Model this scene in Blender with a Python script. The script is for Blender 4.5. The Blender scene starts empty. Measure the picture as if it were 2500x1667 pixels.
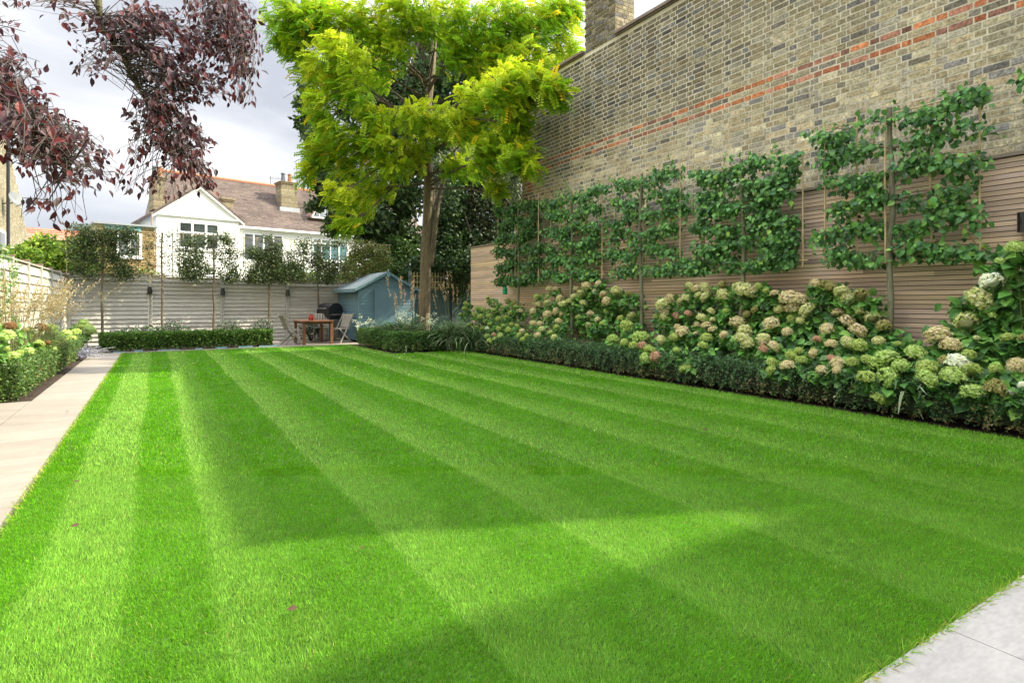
import bpy, math, random
import numpy as np
from math import sin, cos, pi, radians, atan2, sqrt
random.seed(7); rng = np.random.default_rng(11)
S = bpy.context.scene
# ---------------- camera ----------------
F, CX, HY, H = 1395.0, 1250.0, 737.0, 1.2
TH = radians(31.802); sT, cT = sin(TH), cos(TH)
cam = bpy.data.cameras.new('camera'); co = bpy.data.objects.new('camera', cam); S.collection.objects.link(co)
co.location = (0, 0, H); co.rotation_euler = (pi/2, 0, -TH)
cam.sensor_width = 36; cam.lens = F/2500*36; cam.shift_y = (HY-833.5)/2500
cam.clip_start = 0.05; cam.clip_end = 2000; S.camera = co
# ---------------- world ----------------
SUN = np.array([1.12, -0.45, 1.0]); SUN /= np.linalg.norm(SUN)
w = bpy.data.worlds.new('World'); S.world = w; w.use_nodes = True
nt = w.node_tree; N = nt.nodes; L = nt.links; N.clear()
def nd(t, **k):
    n = N.new(t)
    for a, b in k.items(): setattr(n, a, b)
    return n
out = nd('ShaderNodeOutputWorld'); sky = nd('ShaderNodeTexSky', sky_type='NISHITA', sun_disc=False)
sky.sun_elevation = math.asin(SUN[2]); sky.sun_rotation = atan2(SUN[0], SUN[1])
b1 = nd('ShaderNodeBackground'); b1.inputs[1].default_value = 0.05; L.new(sky.outputs[0], b1.inputs[0])
tc = nd('ShaderNodeTexCoord'); sp = nd('ShaderNodeSeparateXYZ'); L.new(tc.outputs['Generated'], sp.inputs[0])
def mth(op, a, b=None, c=None):
    m = nd('ShaderNodeMath', operation=op)
    for i, v in enumerate((a, b, c)):
        if v is None: continue
        if isinstance(v, (int, float)): m.inputs[i].default_value = v
        else: L.new(v, m.inputs[i])
    return m.outputs[0]
mp = nd('ShaderNodeMapping'); mp.inputs['Scale'].default_value = (1, 1, 2.3); L.new(tc.outputs['Generated'], mp.inputs[0])
n1 = nd('ShaderNodeTexNoise'); n1.inputs['Scale'].default_value = 3.0; n1.inputs['Detail'].default_value = 7; n1.inputs['Roughness'].default_value = .52; n1.inputs['Distortion'].default_value = .35
L.new(mp.outputs[0], n1.inputs[0])
cr = nd('ShaderNodeValToRGB'); L.new(n1.outputs[0], cr.inputs[0])
e = cr.color_ramp.elements; e[0].position = .34; e[0].color = (.54, .57, .64, 1); e[1].position = .66; e[1].color = (.98, .985, 1.0, 1)
x = e.new(.5); x.color = (.73, .755, .81, 1)
# overcast sky: brighter towards the zenith and round the veiled sun
el = mth('MAXIMUM', sp.outputs[2], 0.0)
zen = mth('MULTIPLY', mth('SMOOTH_MIN', mth('MAXIMUM', mth('SUBTRACT', el, 0.42), 0.0), 1.0, .05), 5.3)
vm = nd('ShaderNodeVectorMath', operation='DOT_PRODUCT'); L.new(tc.outputs['Generated'], vm.inputs[0]); vm.inputs[1].default_value = tuple(SUN)
glow = mth('MULTIPLY', mth('POWER', mth('MAXIMUM', vm.outputs['Value'], 0.0), 5.0), 1.4)
gain = mth('ADD', mth('ADD', zen, glow), .67)
mu = nd('ShaderNodeVectorMath', operation='SCALE'); L.new(cr.outputs[0], mu.inputs[0]); L.new(gain, mu.inputs['Scale'])
b2 = nd('ShaderNodeBackground'); L.new(mu.outputs[0], b2.inputs[0]); b2.inputs[1].default_value = 1.0
mx = nd('ShaderNodeMixShader'); mx.inputs[0].default_value = .93
L.new(b1.outputs[0], mx.inputs[1]); L.new(b2.outputs[0], mx.inputs[2]); L.new(mx.outputs[0], out.inputs[0])
# ---------------- sun ----------------
sl = bpy.data.lights.new('sun', 'SUN'); sl.energy = 4.5; sl.angle = radians(.75); sl.color = (1, .92, .68)
so = bpy.data.objects.new('sun', sl); S.collection.objects.link(so)
from mathutils import Vector, Matrix
so.rotation_euler = Vector(SUN).to_track_quat('Z', 'Y').to_euler()
S.view_settings.view_transform = 'Standard'; S.view_settings.look = 'None'; S.view_settings.exposure = 0.95; S.view_settings.gamma = 1
S.cycles.max_bounces = 6; S.cycles.transparent_max_bounces = 6; S.cycles.use_denoising = True
S.cycles.diffuse_bounces = 4; S.cycles.glossy_bounces = 2; S.cycles.transmission_bounces = 3
# ---------------- projections (photo pixel -> metres in the garden frame) ----------------
def G(px, py):
    Z = F*H/(py-HY); X = (px-CX)/F*Z; return X*cT+Z*sT, -X*sT+Z*cT
def PX(px, py, x):
    u = (px-CX)/F; Z = x/(u*cT+sT); return np.array([x, -u*Z*sT+Z*cT, H+(HY-py)/F*Z]), Z
def PY(px, py, y):
    u = (px-CX)/F; Z = y/(-u*sT+cT); return np.array([u*Z*cT+Z*sT, y, H+(HY-py)/F*Z]), Z
def AT(px, py, Z):
    X = (px-CX)/F*Z; return np.array([X*cT+Z*sT, -X*sT+Z*cT, H+(HY-py)/F*Z])
# ---------------- object helpers ----------------
def link(o, parent=None):
    S.collection.objects.link(o)
    if parent is not None: o.parent = parent
    return o
def tag(o, label=None, cat=None, group=None, kind=None):
    for k, v in (('label', label), ('category', cat), ('group', group), ('kind', kind)):
        if v: o[k] = v
    return o
def empty(name, loc=(0, 0, 0), rz=0, **k):
    o = bpy.data.objects.new(name, None); o.empty_display_size = .1
    o.location = loc; o.rotation_euler = (0, 0, rz); link(o); return tag(o, **k)
def mk(name, V, Fs, mat, parent=None, C=None, smooth=False):
    V = np.asarray(V, dtype=np.float32).reshape(-1, 3)
    if isinstance(Fs, np.ndarray): Fs = [Fs]
    me = bpy.data.meshes.new(name); me.vertices.add(len(V)); me.vertices.foreach_set('co', V.ravel())
    groups = {}
    for f in Fs:
        f = np.asarray(f)
        if f.ndim == 1: f = f[None]
        groups.setdefault(f.shape[1], []).append(f)
    idx = []; st = []; tot = []; s0 = 0
    for k, fl in groups.items():
        a = np.concatenate(fl).astype(np.int32); idx.append(a.ravel()); n = len(a)
        st.append(s0+np.arange(n)*k); tot.append(np.full(n, k)); s0 += n*k
    idx = np.concatenate(idx); st = np.concatenate(st); tot = np.concatenate(tot)
    me.loops.add(len(idx)); me.loops.foreach_set('vertex_index', idx)
    me.polygons.add(len(st)); me.polygons.foreach_set('loop_start', st.astype(np.int32)); me.polygons.foreach_set('loop_total', tot.astype(np.int32))
    me.polygons.foreach_set('use_smooth', np.full(len(st), bool(smooth)))
    if C is not None:
        C = np.asarray(C, dtype=np.float32)
        if C.ndim == 1: C = np.tile(C, (len(V), 1))
        at = me.attributes.new('Col', 'FLOAT_COLOR', 'POINT')
        at.data.foreach_set('color', np.concatenate([C, np.ones((len(C), 1), np.float32)], 1).ravel())
    me.update(calc_edges=True); me.validate()
    me.materials.append(mat); o = bpy.data.objects.new(name, me); link(o, parent); return o
class MB:
    def __init__(s): s.V = []; s.F = []; s.C = []; s.n = 0
    def add(s, v, f, c=(1, 1, 1)):
        v = np.asarray(v, float); s.V.append(v); s.F += [np.asarray(q)+s.n for q in f]; s.C.append(np.tile(np.asarray(c, float), (len(v), 1))); s.n += len(v)
    def box(s, x0, x1, y0, y1, z0, z1, c=(1, 1, 1), M=None):
        v = np.array([(x, y, z) for z in (z0, z1) for y in (y0, y1) for x in (x0, x1)], float)
        if M is not None: v = v@np.array(M.to_3x3()).T+np.array(M.translation)
        s.add(v, [(0, 2, 3, 1), (4, 5, 7, 6), (0, 1, 5, 4), (2, 6, 7, 3), (0, 4, 6, 2), (1, 3, 7, 5)], c); return s
    def beam(s, a, b, w_, h_, c=(1, 1, 1), up=(0, 0, 1)):
        a = Vector(a); b = Vector(b); d = (b-a); l = d.length; d.normalize(); sd = d.cross(Vector(up))
        if sd.length < 1e-4: sd = Vector((1, 0, 0))
        sd.normalize(); u = sd.cross(d); M = Matrix((( sd.x, d.x, u.x, a.x), (sd.y, d.y, u.y, a.y), (sd.z, d.z, u.z, a.z), (0, 0, 0, 1)))
        return s.box(-w_/2, w_/2, 0, l, -h_/2, h_/2, c, M)
    def tube(s, P, R, n=8, c=(1, 1, 1), cap=True, ridge=None):
        P = [np.asarray(p, float) for p in P]; m = len(P)
        if not hasattr(R, '__len__'): R = [R]*m
        V = []; ref = np.array([0.31, .17, .93])
        for i in range(m):
            d = P[min(i+1, m-1)]-P[max(i-1, 0)]; d = d/(np.linalg.norm(d)+1e-9)
            if abs(d@ref) > .98: rr = np.array([1, 0, 0.])
            else: rr = ref
            a = np.cross(d, rr); a /= np.linalg.norm(a)+1e-9; b = np.cross(d, a)
            for k in range(n):
                t = 2*pi*k/n; r = R[i]*(ridge(i, k) if ridge else 1); V.append(P[i]+r*(cos(t)*a+sin(t)*b))
        fs = [(i*n+k, i*n+(k+1) % n, (i+1)*n+(k+1) % n, (i+1)*n+k) for i in range(m-1) for k in range(n)]
        if cap: fs += [tuple(range(n))[::-1], tuple((m-1)*n+k for k in range(n))]
        s.add(V, fs, c); return s
    def prism(s, poly, fn, t0, t1, c=(1, 1, 1)):
        n = len(poly); v = [fn(a, b, t0) for a, b in poly]+[fn(a, b, t1) for a, b in poly]
        s.add(v, [tuple(range(n))[::-1], tuple(range(n, 2*n))]+[(i, (i+1) % n, n+(i+1) % n, n+i) for i in range(n)], c); return s
    def lathe(s, prof, cx, cy, n=20, c=(1, 1, 1)):
        V = [(cx+r*cos(2*pi*k/n), cy+r*sin(2*pi*k/n), z) for r, z in prof for k in range(n)]; m = len(prof)
        s.add(V, [(i*n+k, i*n+(k+1) % n, (i+1)*n+(k+1) % n, (i+1)*n+k) for i in range(m-1) for k in range(n)]+[tuple(range(n))[::-1], tuple((m-1)*n+k for k in range(n))], c); return s
    def build(s, name, mat, parent=None, smooth=False):
        return mk(name, np.concatenate(s.V), s.F, mat, parent, np.concatenate(s.C), smooth)
# ---------------- materials ----------------
def material(name, col=(1, 1, 1), rough=.8, attr=True, noise=None, bump=None, metal=0, spec=.3, trans=0, emit=None, stretch=(1, 1, 1), amp=.25, coat=0):
    m = bpy.data.materials.new(name); m.use_nodes = True; t = m.node_tree; n = t.nodes; l = t.links; p = n['Principled BSDF']
    p.inputs['Roughness'].default_value = rough; p.inputs['Metallic'].default_value = metal; p.inputs['Specular IOR Level'].default_value = spec
    if coat: p.inputs['Coat Weight'].default_value = coat
    rgb = n.new('ShaderNodeRGB'); rgb.outputs[0].default_value = (*col, 1); cur = rgb.outputs[0]
    def mix(kind, fac, a, b):
        q = n.new('ShaderNodeMix'); q.data_type = 'RGBA'; q.blend_type = kind
        if isinstance(fac, (int, float)): q.inputs[0].default_value = fac
        else: l.new(fac, q.inputs[0])
        for i, v in ((6, a), (7, b)):
            if isinstance(v, tuple): q.inputs[i].default_value = (*v, 1)
            else: l.new(v, q.inputs[i])
        return q.outputs[2]
    if attr:
        a = n.new('ShaderNodeAttribute'); a.attribute_name = 'Col'; cur = mix('MULTIPLY', 1.0, cur, a.outputs['Color'])
    co_ = n.new('ShaderNodeTexCoord'); mpp = n.new('ShaderNodeMapping'); mpp.inputs['Scale'].default_value = stretch; l.new(co_.outputs['Object'], mpp.inputs[0])
    if noise:
        for sc, am in (noise if isinstance(noise, list) else [(noise, amp)]):
            q = n.new('ShaderNodeTexNoise'); q.inputs['Scale'].default_value = sc; q.inputs['Detail'].default_value = 5; l.new(mpp.outputs[0], q.inputs[0])
            r = n.new('ShaderNodeMapRange'); r.inputs[1].default_value = .28; r.inputs[2].default_value = .72; r.inputs[3].default_value = 1-am; r.inputs[4].default_value = 1+am; l.new(q.outputs[0], r.inputs[0])
            v = n.new('ShaderNodeVectorMath'); v.operation = 'SCALE'; l.new(cur, v.inputs[0]); l.new(r.outputs[0], v.inputs['Scale']); cur = v.outputs[0]
    l.new(cur, p.inputs['Base Color'])
    if bump:
        q = n.new('ShaderNodeTexNoise'); q.inputs['Scale'].default_value = bump[0]; q.inputs['Detail'].default_value = 6; l.new(mpp.outputs[0], q.inputs[0])
        bb = n.new('ShaderNodeBump'); bb.inputs['Strength'].default_value = bump[1]; bb.inputs['Distance'].default_value = bump[2] if len(bump) > 2 else .01; l.new(q.outputs[0], bb.inputs['Height']); l.new(bb.outputs[0], p.inputs['Normal'])
    if trans:
        tr = n.new('ShaderNodeBsdfTranslucent'); l.new(cur, tr.inputs[0]); ms = n.new('ShaderNodeMixShader'); ms.inputs[0].default_value = trans
        l.new(p.outputs[0], ms.inputs[1]); l.new(tr.outputs[0], ms.inputs[2]); l.new(ms.outputs[0], n['Material Output'].inputs[0])
    if emit: p.inputs['Emission Color'].default_value = (*emit, 1); p.inputs['Emission Strength'].default_value = 1
    return m
mLeaf = material('leaf', (1.38, 1.38, 1.2), rough=.5, trans=.3, spec=.35)
mLeafSoft = material('leaf_matt', rough=.75, trans=.4, spec=.15)
mRobinia = material('robinia_leaf', (1.05, 1.02, 1.0), rough=.55, trans=.36, spec=.25)
mBeech = material('beech_leaf', (.92, .86, .88), rough=.5, trans=.3, spec=.3)
mGrass = material('grass_blade', (1.62, 1.42, 1.0), rough=.6, trans=.35, spec=.2)
mPetal = material('petal', (1.12, 1.14, 1.05), rough=.8, trans=.3, spec=.1)
mBark = material('bark', rough=.9, noise=[(6, .3), (30, .3)], bump=(22, .9, .03), stretch=(1, 1, .22))
mTwig = material('twig', rough=.8, noise=20, amp=.3)
mCane = material('bamboo', rough=.55, noise=[(14, .2)], stretch=(1, 1, .3))
mSoil = material('soil', (.055, .038, .028), .95, attr=False, noise=[(9, .4), (60, .5)], bump=(45, 1, .03))
mBrick = material('brick', (1.12, 1.1, 1.04), rough=.92, noise=[(.9, .12), (11, .28), (34, .45), (120, .3)], bump=(90, .8, .006), spec=.15)
mMortar = material('mortar', (.54, .50, .38), .95, attr=False, noise=[(2, .2), (40, .2)], bump=(60, .5, .004))
mCedar = material('cedar', rough=.7, noise=[(3, .16), (18, .22)], stretch=(1, .12, 5), bump=(30, .15, .003), spec=.2)
mGreyWood = material('weathered_timber', rough=.85, noise=[(2.5, .10), (14, .16)], stretch=(.3, .3, 5), bump=(25, .3, .004), spec=.15)
mPaint = material('painted_timber', rough=.55, noise=[(2, .1), (20, .08)], spec=.3)
mFelt = material('roof_felt', rough=.9, noise=[(3, .12), (60, .25)], bump=(200, .4, .002))
mTeak = material('oiled_wood', rough=.5, noise=[(12, .3)], stretch=(.3, 1, 1), spec=.4)
mBlack = material('black_enamel', rough=.3, spec=.5, coat=.3)
mMetal = material('steel', rough=.35, metal=.9)
mPlastic = material('plastic', rough=.4, spec=.4)
mRender = material('render', rough=.85, noise=[(1.2, .035), (25, .03)], bump=(60, .2, .003), spec=.15)
mTile = material('roof_tile', rough=.9, noise=[(1.1, .22), (9, .25)], bump=(8, .5, .02), spec=.1)
mGlass = material('window_glass', rough=.06, spec=.9, noise=[(1.4, .5)], coat=.6)
mTerra = material('terracotta', rough=.85, noise=[(6, .25)])
# stone slabs
def stone(name, base, joint_x=None, joint_y=None, jw=.004):
    m = material(name, base, .75, attr=False, noise=[(.7, .10), (4, .12), (14, .08), (70, .10)], bump=(40, .2, .003), spec=.25, stretch=(.35, 1, 1)); return m
mStone = stone('sandstone', (.265, .232, .195)); mStoneP = stone('pale_limestone', (.38, .36, .335))
# ---------------- foliage scatter ----------------
T_QUAD = (np.array([(0, 0, 0), (.3, .45, .04), (0, 1, -.04), (-.3, .45, .04)], float), np.array([(0, 1, 2, 3)]))
T_OV = (np.array([(0, 0, 0), (.30, .28, .07), (.33, .55, .06), (0, 1, -.14), (-.33, .55, .06), (-.30, .28, .07), (0, .3, 0), (0, .6, -.03)], float),
        np.array([(0, 1, 6), (1, 2, 7), (1, 7, 6), (2, 3, 7), (0, 6, 5), (6, 7, 4), (6, 4, 5), (7, 3, 4)]))
def t_frond():
    V = [(-.012, 0, 0), (.012, 0, 0), (.008, 1, -.28), (-.008, 1, -.28)]; Fq = [(0, 1, 2, 3)]
    for i in range(6):
        t = .14+.86*i/5.5
        for sg in (-1, 1):
            z = -.28*t*t; L_ = .25*(1-.35*abs(t-.5)); b = len(V)
            V += [(0, t, z), (sg*L_*.45, t-.055, z-.01), (sg*L_, t+.03, z-.05), (sg*L_*.5, t+.125, z-.01)]; Fq.append((b, b+1, b+2, b+3))
    return np.array(V, float), np.array(Fq)
T_FROND = t_frond()
T_BEECH = (T_OV[0]*np.array([.68, 1, 1]), T_OV[1])
def t_blade(n=4, wd=.02, bend=.5):
    V = []; Fq = []
    for i in range(n+1):
        t = i/n; w_ = wd*(1-t)**.6+.0015; y = t*(1-bend*.35*t*t)
        V += [(-w_, y, -bend*t**2.4*.75), (w_, y, -bend*t**2.4*.75)]
        if i: Fq.append((2*i-2, 2*i-1, 2*i+1, 2*i))
    return np.array(V, float), np.array(Fq)
def unit(a): return a/(np.linalg.norm(a, axis=-1, keepdims=True)+1e-9)
def rdir(n, bias=(0, 0, 0), k=1.0): return unit(rng.normal(size=(n, 3))*k+np.array(bias))
def scatter(T, P, D, Nn, Sz, C):
    TV, TF = T; D = unit(D); Sd = unit(np.cross(D, Nn)); Nn = np.cross(Sd, D); Sz = np.asarray(Sz).reshape(-1, 1, 1)
    V = P[:, None]+Sz*(TV[None, :, 0:1]*Sd[:, None]+TV[None, :, 1:2]*D[:, None]+TV[None, :, 2:3]*Nn[:, None])
    n, k = len(P), len(TV); Fq = (TF[None]+(np.arange(n)*k)[:, None, None]).reshape(-1, TF.shape[1])
    return V.reshape(-1, 3), Fq, np.repeat(C, k, axis=0)
def pal(n, cols, jit=.18, wts=None):
    cols = np.array(cols, float); i = rng.choice(len(cols), n, p=None if wts is None else np.array(wts)/sum(wts))
    return np.clip(cols[i]*(1+rng.normal(0, jit, (n, 1)))*(1+rng.normal(0, .05, (n, 3))), .003, .95)
def foliage(name, T, P, D, Nn, Sz, C, mat, parent): V, Fq, CC = scatter(T, P, D, Nn, Sz, C); return mk(name, V, Fq, mat, parent, CC)
def join_fol(parts):
    Vs, Fs, Cs, n = [], [], [], 0
    for V, Fq, C in parts: Vs.append(V); Fs.append(Fq+n); Cs.append(C); n += len(V)
    return np.concatenate(Vs), Fs, np.concatenate(Cs)
def ell(c, r, n, shell=.45):
    d = rdir(n); q = rng.random((n, 1))**shell; return np.array(c)+d*q*np.array(r), d
# =============================================================== SETTING
def sheet(name, x0, x1, y0, y1, z, mat, th=0):
    mb = MB(); mb.box(x0, x1, y0, y1, z-th if th else z-.3, z); o = mb.build(name, mat); return tag(o, kind='structure')
gm = material('far_ground', (.09, .10, .05), .95, attr=False, noise=[(.3, .3), (4, .3)])
tag(mk('ground', [(-400, -400, -.34), (400, -400, -.34), (400, 400, -.34), (-400, 400, -.34)], np.array([(0, 1, 2, 3)]), gm), kind='structure')
mLawn = material('lawn_base', (.05, .12, .012), .95, attr=False, noise=[(3, .3), (60, .5)])
LX0, LX1, LY0, LY1 = -.69, 6.45, .96, 16.3
def lawn_y(x):   # far edge of the lawn
    return np.where(x < 4.66, 16.2, 12.72)
lw = MB(); lw.box(LX0, 4.68, LY0, LY1, -.3, -.012); lw.box(4.68, LX1, LY0, 12.75, -.3, -.012); tag(lw.build('lawn', mLawn), kind='structure')
sheet('path', -1.30, -.72, 8.95, 16.45, .0, mStone, .3); 
pp = MB(); jx = [-4.6, -3.7, -2.8, -1.9, -1.305]; jy = [.97, 1.9, 2.8, 3.7, 4.6, 5.5, 6.4, 7.3, 8.15, 8.95]
for i in range(len(jx)-1):
    for j in range(len(jy)-1): pp.box(jx[i]+.003, jx[i+1]-.003, jy[j]+.003, jy[j+1]-.003, -.3, .001*random.random())
for j in range(len(jy)-1): pp.box(-1.30, -.72, jy[j]+.002, jy[j+1]-.002, -.3, .001*random.random())
tag(pp.build('pavement', mStone), kind='structure')
tt = MB()
xs = [-4.6, -3.7, -2.8, -1.9, -1.0, -.1, .8, 1.6, 2.475, 3.35, 4.25, 5.15, 6.05, 7.4]; ys = [-1.6, -.9, .05, .955]
for i in range(len(xs)-1):
    for j in range(len(ys)-1): tt.box(xs[i]+.002, xs[i+1]-.002, ys[j]+.002, ys[j+1]-.002, -.3, -.004+.001*random.random())
tag(tt.build('terrace', mStoneP), kind='structure')
pt = MB(); px_ = [2.74, 3.35, 3.95, 4.5, 5.05]; py_ = [16.22, 16.8, 17.5, 18.2, 18.98]
for i in range(4):
    for j in range(4): pt.box(px_[i]+.003, px_[i+1]-.003, py_[j]+.003, py_[j+1]-.003, -.3, .0)
tag(pt.build('patio', mStone), kind='structure')
sheet('kerb_strip', -.72, 2.74, 16.24, 16.36, .012, mStone, .3)
for nm, a in (('bed_soil_left', (-2.05, -1.303, 8.95, 19.1)), ('bed_soil_back', (-1.3, 2.73, 16.46, 19.1)), ('bed_soil_corner', (4.70, 7.5, 12.76, 19.1)), ('bed_soil_right', (6.47, 7.5, .2, 12.74))):
    x0, x1, y0, y1 = a; nx, ny = int((x1-x0)*14)+2, int((y1-y0)*14)+2
    X, Y = np.meshgrid(np.linspace(x0, x1, nx), np.linspace(y0, y1, ny)); Zz = -.035+rng.random(X.shape)*.03
    V = np.stack([X, Y, Zz], -1).reshape(-1, 3); i = np.arange(nx*ny).reshape(ny, nx)
    tag(mk(nm, V, np.stack([i[:-1, :-1], i[:-1, 1:], i[1:, 1:], i[1:, :-1]], -1).reshape(-1, 4), mSoil, smooth=True), kind='structure')
# ---- grass ----
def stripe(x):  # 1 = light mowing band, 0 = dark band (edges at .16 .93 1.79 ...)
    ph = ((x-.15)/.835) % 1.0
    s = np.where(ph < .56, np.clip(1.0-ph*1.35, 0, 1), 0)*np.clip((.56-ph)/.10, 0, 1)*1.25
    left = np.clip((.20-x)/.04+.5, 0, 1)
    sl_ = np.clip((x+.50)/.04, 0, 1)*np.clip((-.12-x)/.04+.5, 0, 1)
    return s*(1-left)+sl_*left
def grass_zone(n, ymin, ymax, hgt, wid):
    u = (rng.random(n)); Z = ymin+(ymax-ymin)*u   # depth from the camera
    uu = rng.uniform(-.93, .93, n); X = uu*Z; x = X*cT+Z*sT; y = -X*sT+Z*cT
    wob = .02*np.sin(y*1.3+x*.7)+.01*np.sin(y*3.1)
    ok = (x > LX0-.005) & (x < LX1+.01) & (y > LY0-.003) & (y < lawn_y(x)+.04); x, y, Z, wob = x[ok], y[ok], Z[ok], wob[ok]; n = len(x)
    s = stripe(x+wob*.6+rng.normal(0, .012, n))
    P = np.stack([x, y, np.full(n, -.014)], -1)
    cl = np.sin(x*23+np.sin(y*17)*2)*np.sin(y*21+np.sin(x*13)*2)*.5+.5
    patch = .5+.5*np.sin(x*2.1+1.3*np.sin(y*1.1))*np.sin(y*1.7+1.9*np.sin(x*.9))
    lean = (s*2-1)*.30; D = np.stack([rng.normal(0, .36, n), lean+rng.normal(0, .36, n), np.ones(n)], -1)
    Nn = rdir(n, (0, -.3, .2)); h = hgt*(.6+.8*rng.random(n))
    dark = np.array([.088, .275, .008]); light = np.array([.150, .325, .060])  # mowing sheen painted into blade colour, on top of the real lean
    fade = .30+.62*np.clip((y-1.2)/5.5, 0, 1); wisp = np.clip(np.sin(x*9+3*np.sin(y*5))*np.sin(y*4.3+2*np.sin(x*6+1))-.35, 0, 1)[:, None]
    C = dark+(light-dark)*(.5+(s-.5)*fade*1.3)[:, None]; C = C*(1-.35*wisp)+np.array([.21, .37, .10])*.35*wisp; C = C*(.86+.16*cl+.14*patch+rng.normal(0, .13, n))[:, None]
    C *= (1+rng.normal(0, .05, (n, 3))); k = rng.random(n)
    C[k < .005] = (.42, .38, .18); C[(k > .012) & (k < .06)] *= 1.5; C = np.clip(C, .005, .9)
    T = (np.array([(-.5, 0, 0), (.5, 0, 0), (.32, .62, .05), (0, 1.0, .16), (-.36, .6, .05)]), np.array([(0, 1, 2, 4, 3)]))
    wd = wid*(.7+.6*rng.random(n)); D = unit(D); Sd = unit(np.cross(D, Nn)); Nq = np.cross(Sd, D); TV = T[0]
    V = P[:, None]+wd[:, None, None]*TV[None, :, 0:1]*Sd[:, None]+h[:, None, None]*(TV[None, :, 1:2]*D[:, None]+TV[None, :, 2:3]*Nq[:, None])
    Fq = (np.array([[0, 1, 2, 4]])+(np.arange(n)*5)[:, None]); F3 = (np.array([[4, 2, 3]])+(np.arange(n)*5)[:, None])
    return V.reshape(-1, 3), Fq, F3, np.repeat(C, 5, 0)
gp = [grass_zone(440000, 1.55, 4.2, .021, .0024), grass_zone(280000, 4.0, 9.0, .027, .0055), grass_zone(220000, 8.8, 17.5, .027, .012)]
V, Fa, Fb, C, n0 = [], [], [], [], 0
for v, a, b, c in gp: V.append(v); Fa.append(a+n0); Fb.append(b+n0); C.append(c); n0 += len(v)
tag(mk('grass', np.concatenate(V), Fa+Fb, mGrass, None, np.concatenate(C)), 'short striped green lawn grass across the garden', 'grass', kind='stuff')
# edge tufts over the slabs
n = 5200; t = rng.random(n); side = rng.random(n) < .45
xe = np.where(side, rng.uniform(1.2, 6.3, n), LX0+rng.normal(0, .012, n)); ye = np.where(side, LY0+rng.normal(0, .008, n), rng.uniform(2, 16.2, n))
D = np.stack([np.where(side, rng.normal(0, .6, n), -.5+rng.normal(0, .4, n)), np.where(side, -.6+rng.normal(0, .45, n), rng.normal(0, .5, n)), rng.uniform(.15, .9, n)], -1)
foliage('grass_edge', t_blade(3, .03, .5), np.stack([xe, ye, np.full(n, -.01)], -1), D, rdir(n, (0, 0, .6)), rng.uniform(.03, .065, n), pal(n, [(.13, .3, .03), (.25, .36, .08), (.4, .36, .16)], wts=[5, 3, .8]), mGrass, None)
tag(bpy.data.objects['grass_edge'], 'long untrimmed grass blades along the slab edges', 'grass', kind='stuff')
# =============================================================== BRICK HOUSE (right)
BX = 7.65
def brickwork(name, parent, o, ex, n_out, s0, s1, z0, z1, colf, course=.083, skip=None, mat=mBrick, proud=.012):
    """Flemish bond laid brick by brick on the plane through o with direction ex; n_out is the outward normal"""
    o = np.array(o, float); ex = np.array(ex, float); no = np.array(n_out, float)
    Vs, Cs = [], []; base = np.array([(a, b, c) for c in (0, 1) for b in (0, 1) for a in (0, 1)], float)
    rows = int((z1-z0)/course)
    for r in range(rows):
        z = z0+r*course; s = s0-(.17 if r % 2 else 0)-random.random()*.01; k = r % 2
        while s < s1:
            Lb = .222 if k % 2 == 0 else .104; a, b = max(s, s0), min(s+Lb, s1)
            if b-a > .03 and not (skip and skip(a, b, z)):
                j = np.random.default_rng(int((r*977+k*13+int(s*100)) & 0xffff)); c = colf((a+b)/2, z, j)
                pr = max(proud+j.normal(0, .0018), .0008); q = base.copy(); sz = np.array([b-a-.0, pr+.02, course-.019])
                tilt = j.normal(0, .002)
                v = o[None]+(a+q[:, 0:1]*sz[0])*ex+(-.02+q[:, 1:2]*sz[1])*no+np.array([0, 0, 1])*(z+q[:, 2:3]*sz[2]+tilt*(q[:, 0:1]-.5)*2)
                Vs.append(v); Cs.append(np.tile(c, (8, 1)))
            s += Lb+.018; k += 1
    n = len(Vs); fq = np.array([(0, 2, 3, 1), (4, 5, 7, 6), (0, 1, 5, 4), (2, 6, 7, 3), (0, 4, 6, 2), (1, 3, 7, 5)])
    Fq = (fq[None]+(np.arange(n)*8)[:, None, None]).reshape(-1, 4)
    return mk(name, np.concatenate(Vs), Fq, mat, parent, np.clip(np.concatenate(Cs), .01, .9))
STK = [(.42, .365, .235), (.48, .43, .30), (.37, .33, .235), (.42, .35, .23), (.40, .375, .30), (.29, .265, .22), (.52, .47, .33), (.25, .24, .23)]
def soot(y, z):  # old soot stain: heavy high up and to the far end
    a = np.clip((y-5.2)/3.2, 0, 1)*np.clip((z-3.9)/.9, 0, 1)*.9+np.clip((z-5.3)/.8, 0, 1)*.45+np.clip((y-8.8)/2.5, 0, 1)*.18
    return float(np.clip(a+.10*math.sin(y*1.7+z*2.1), 0, .85))
RB = 4.27
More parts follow.
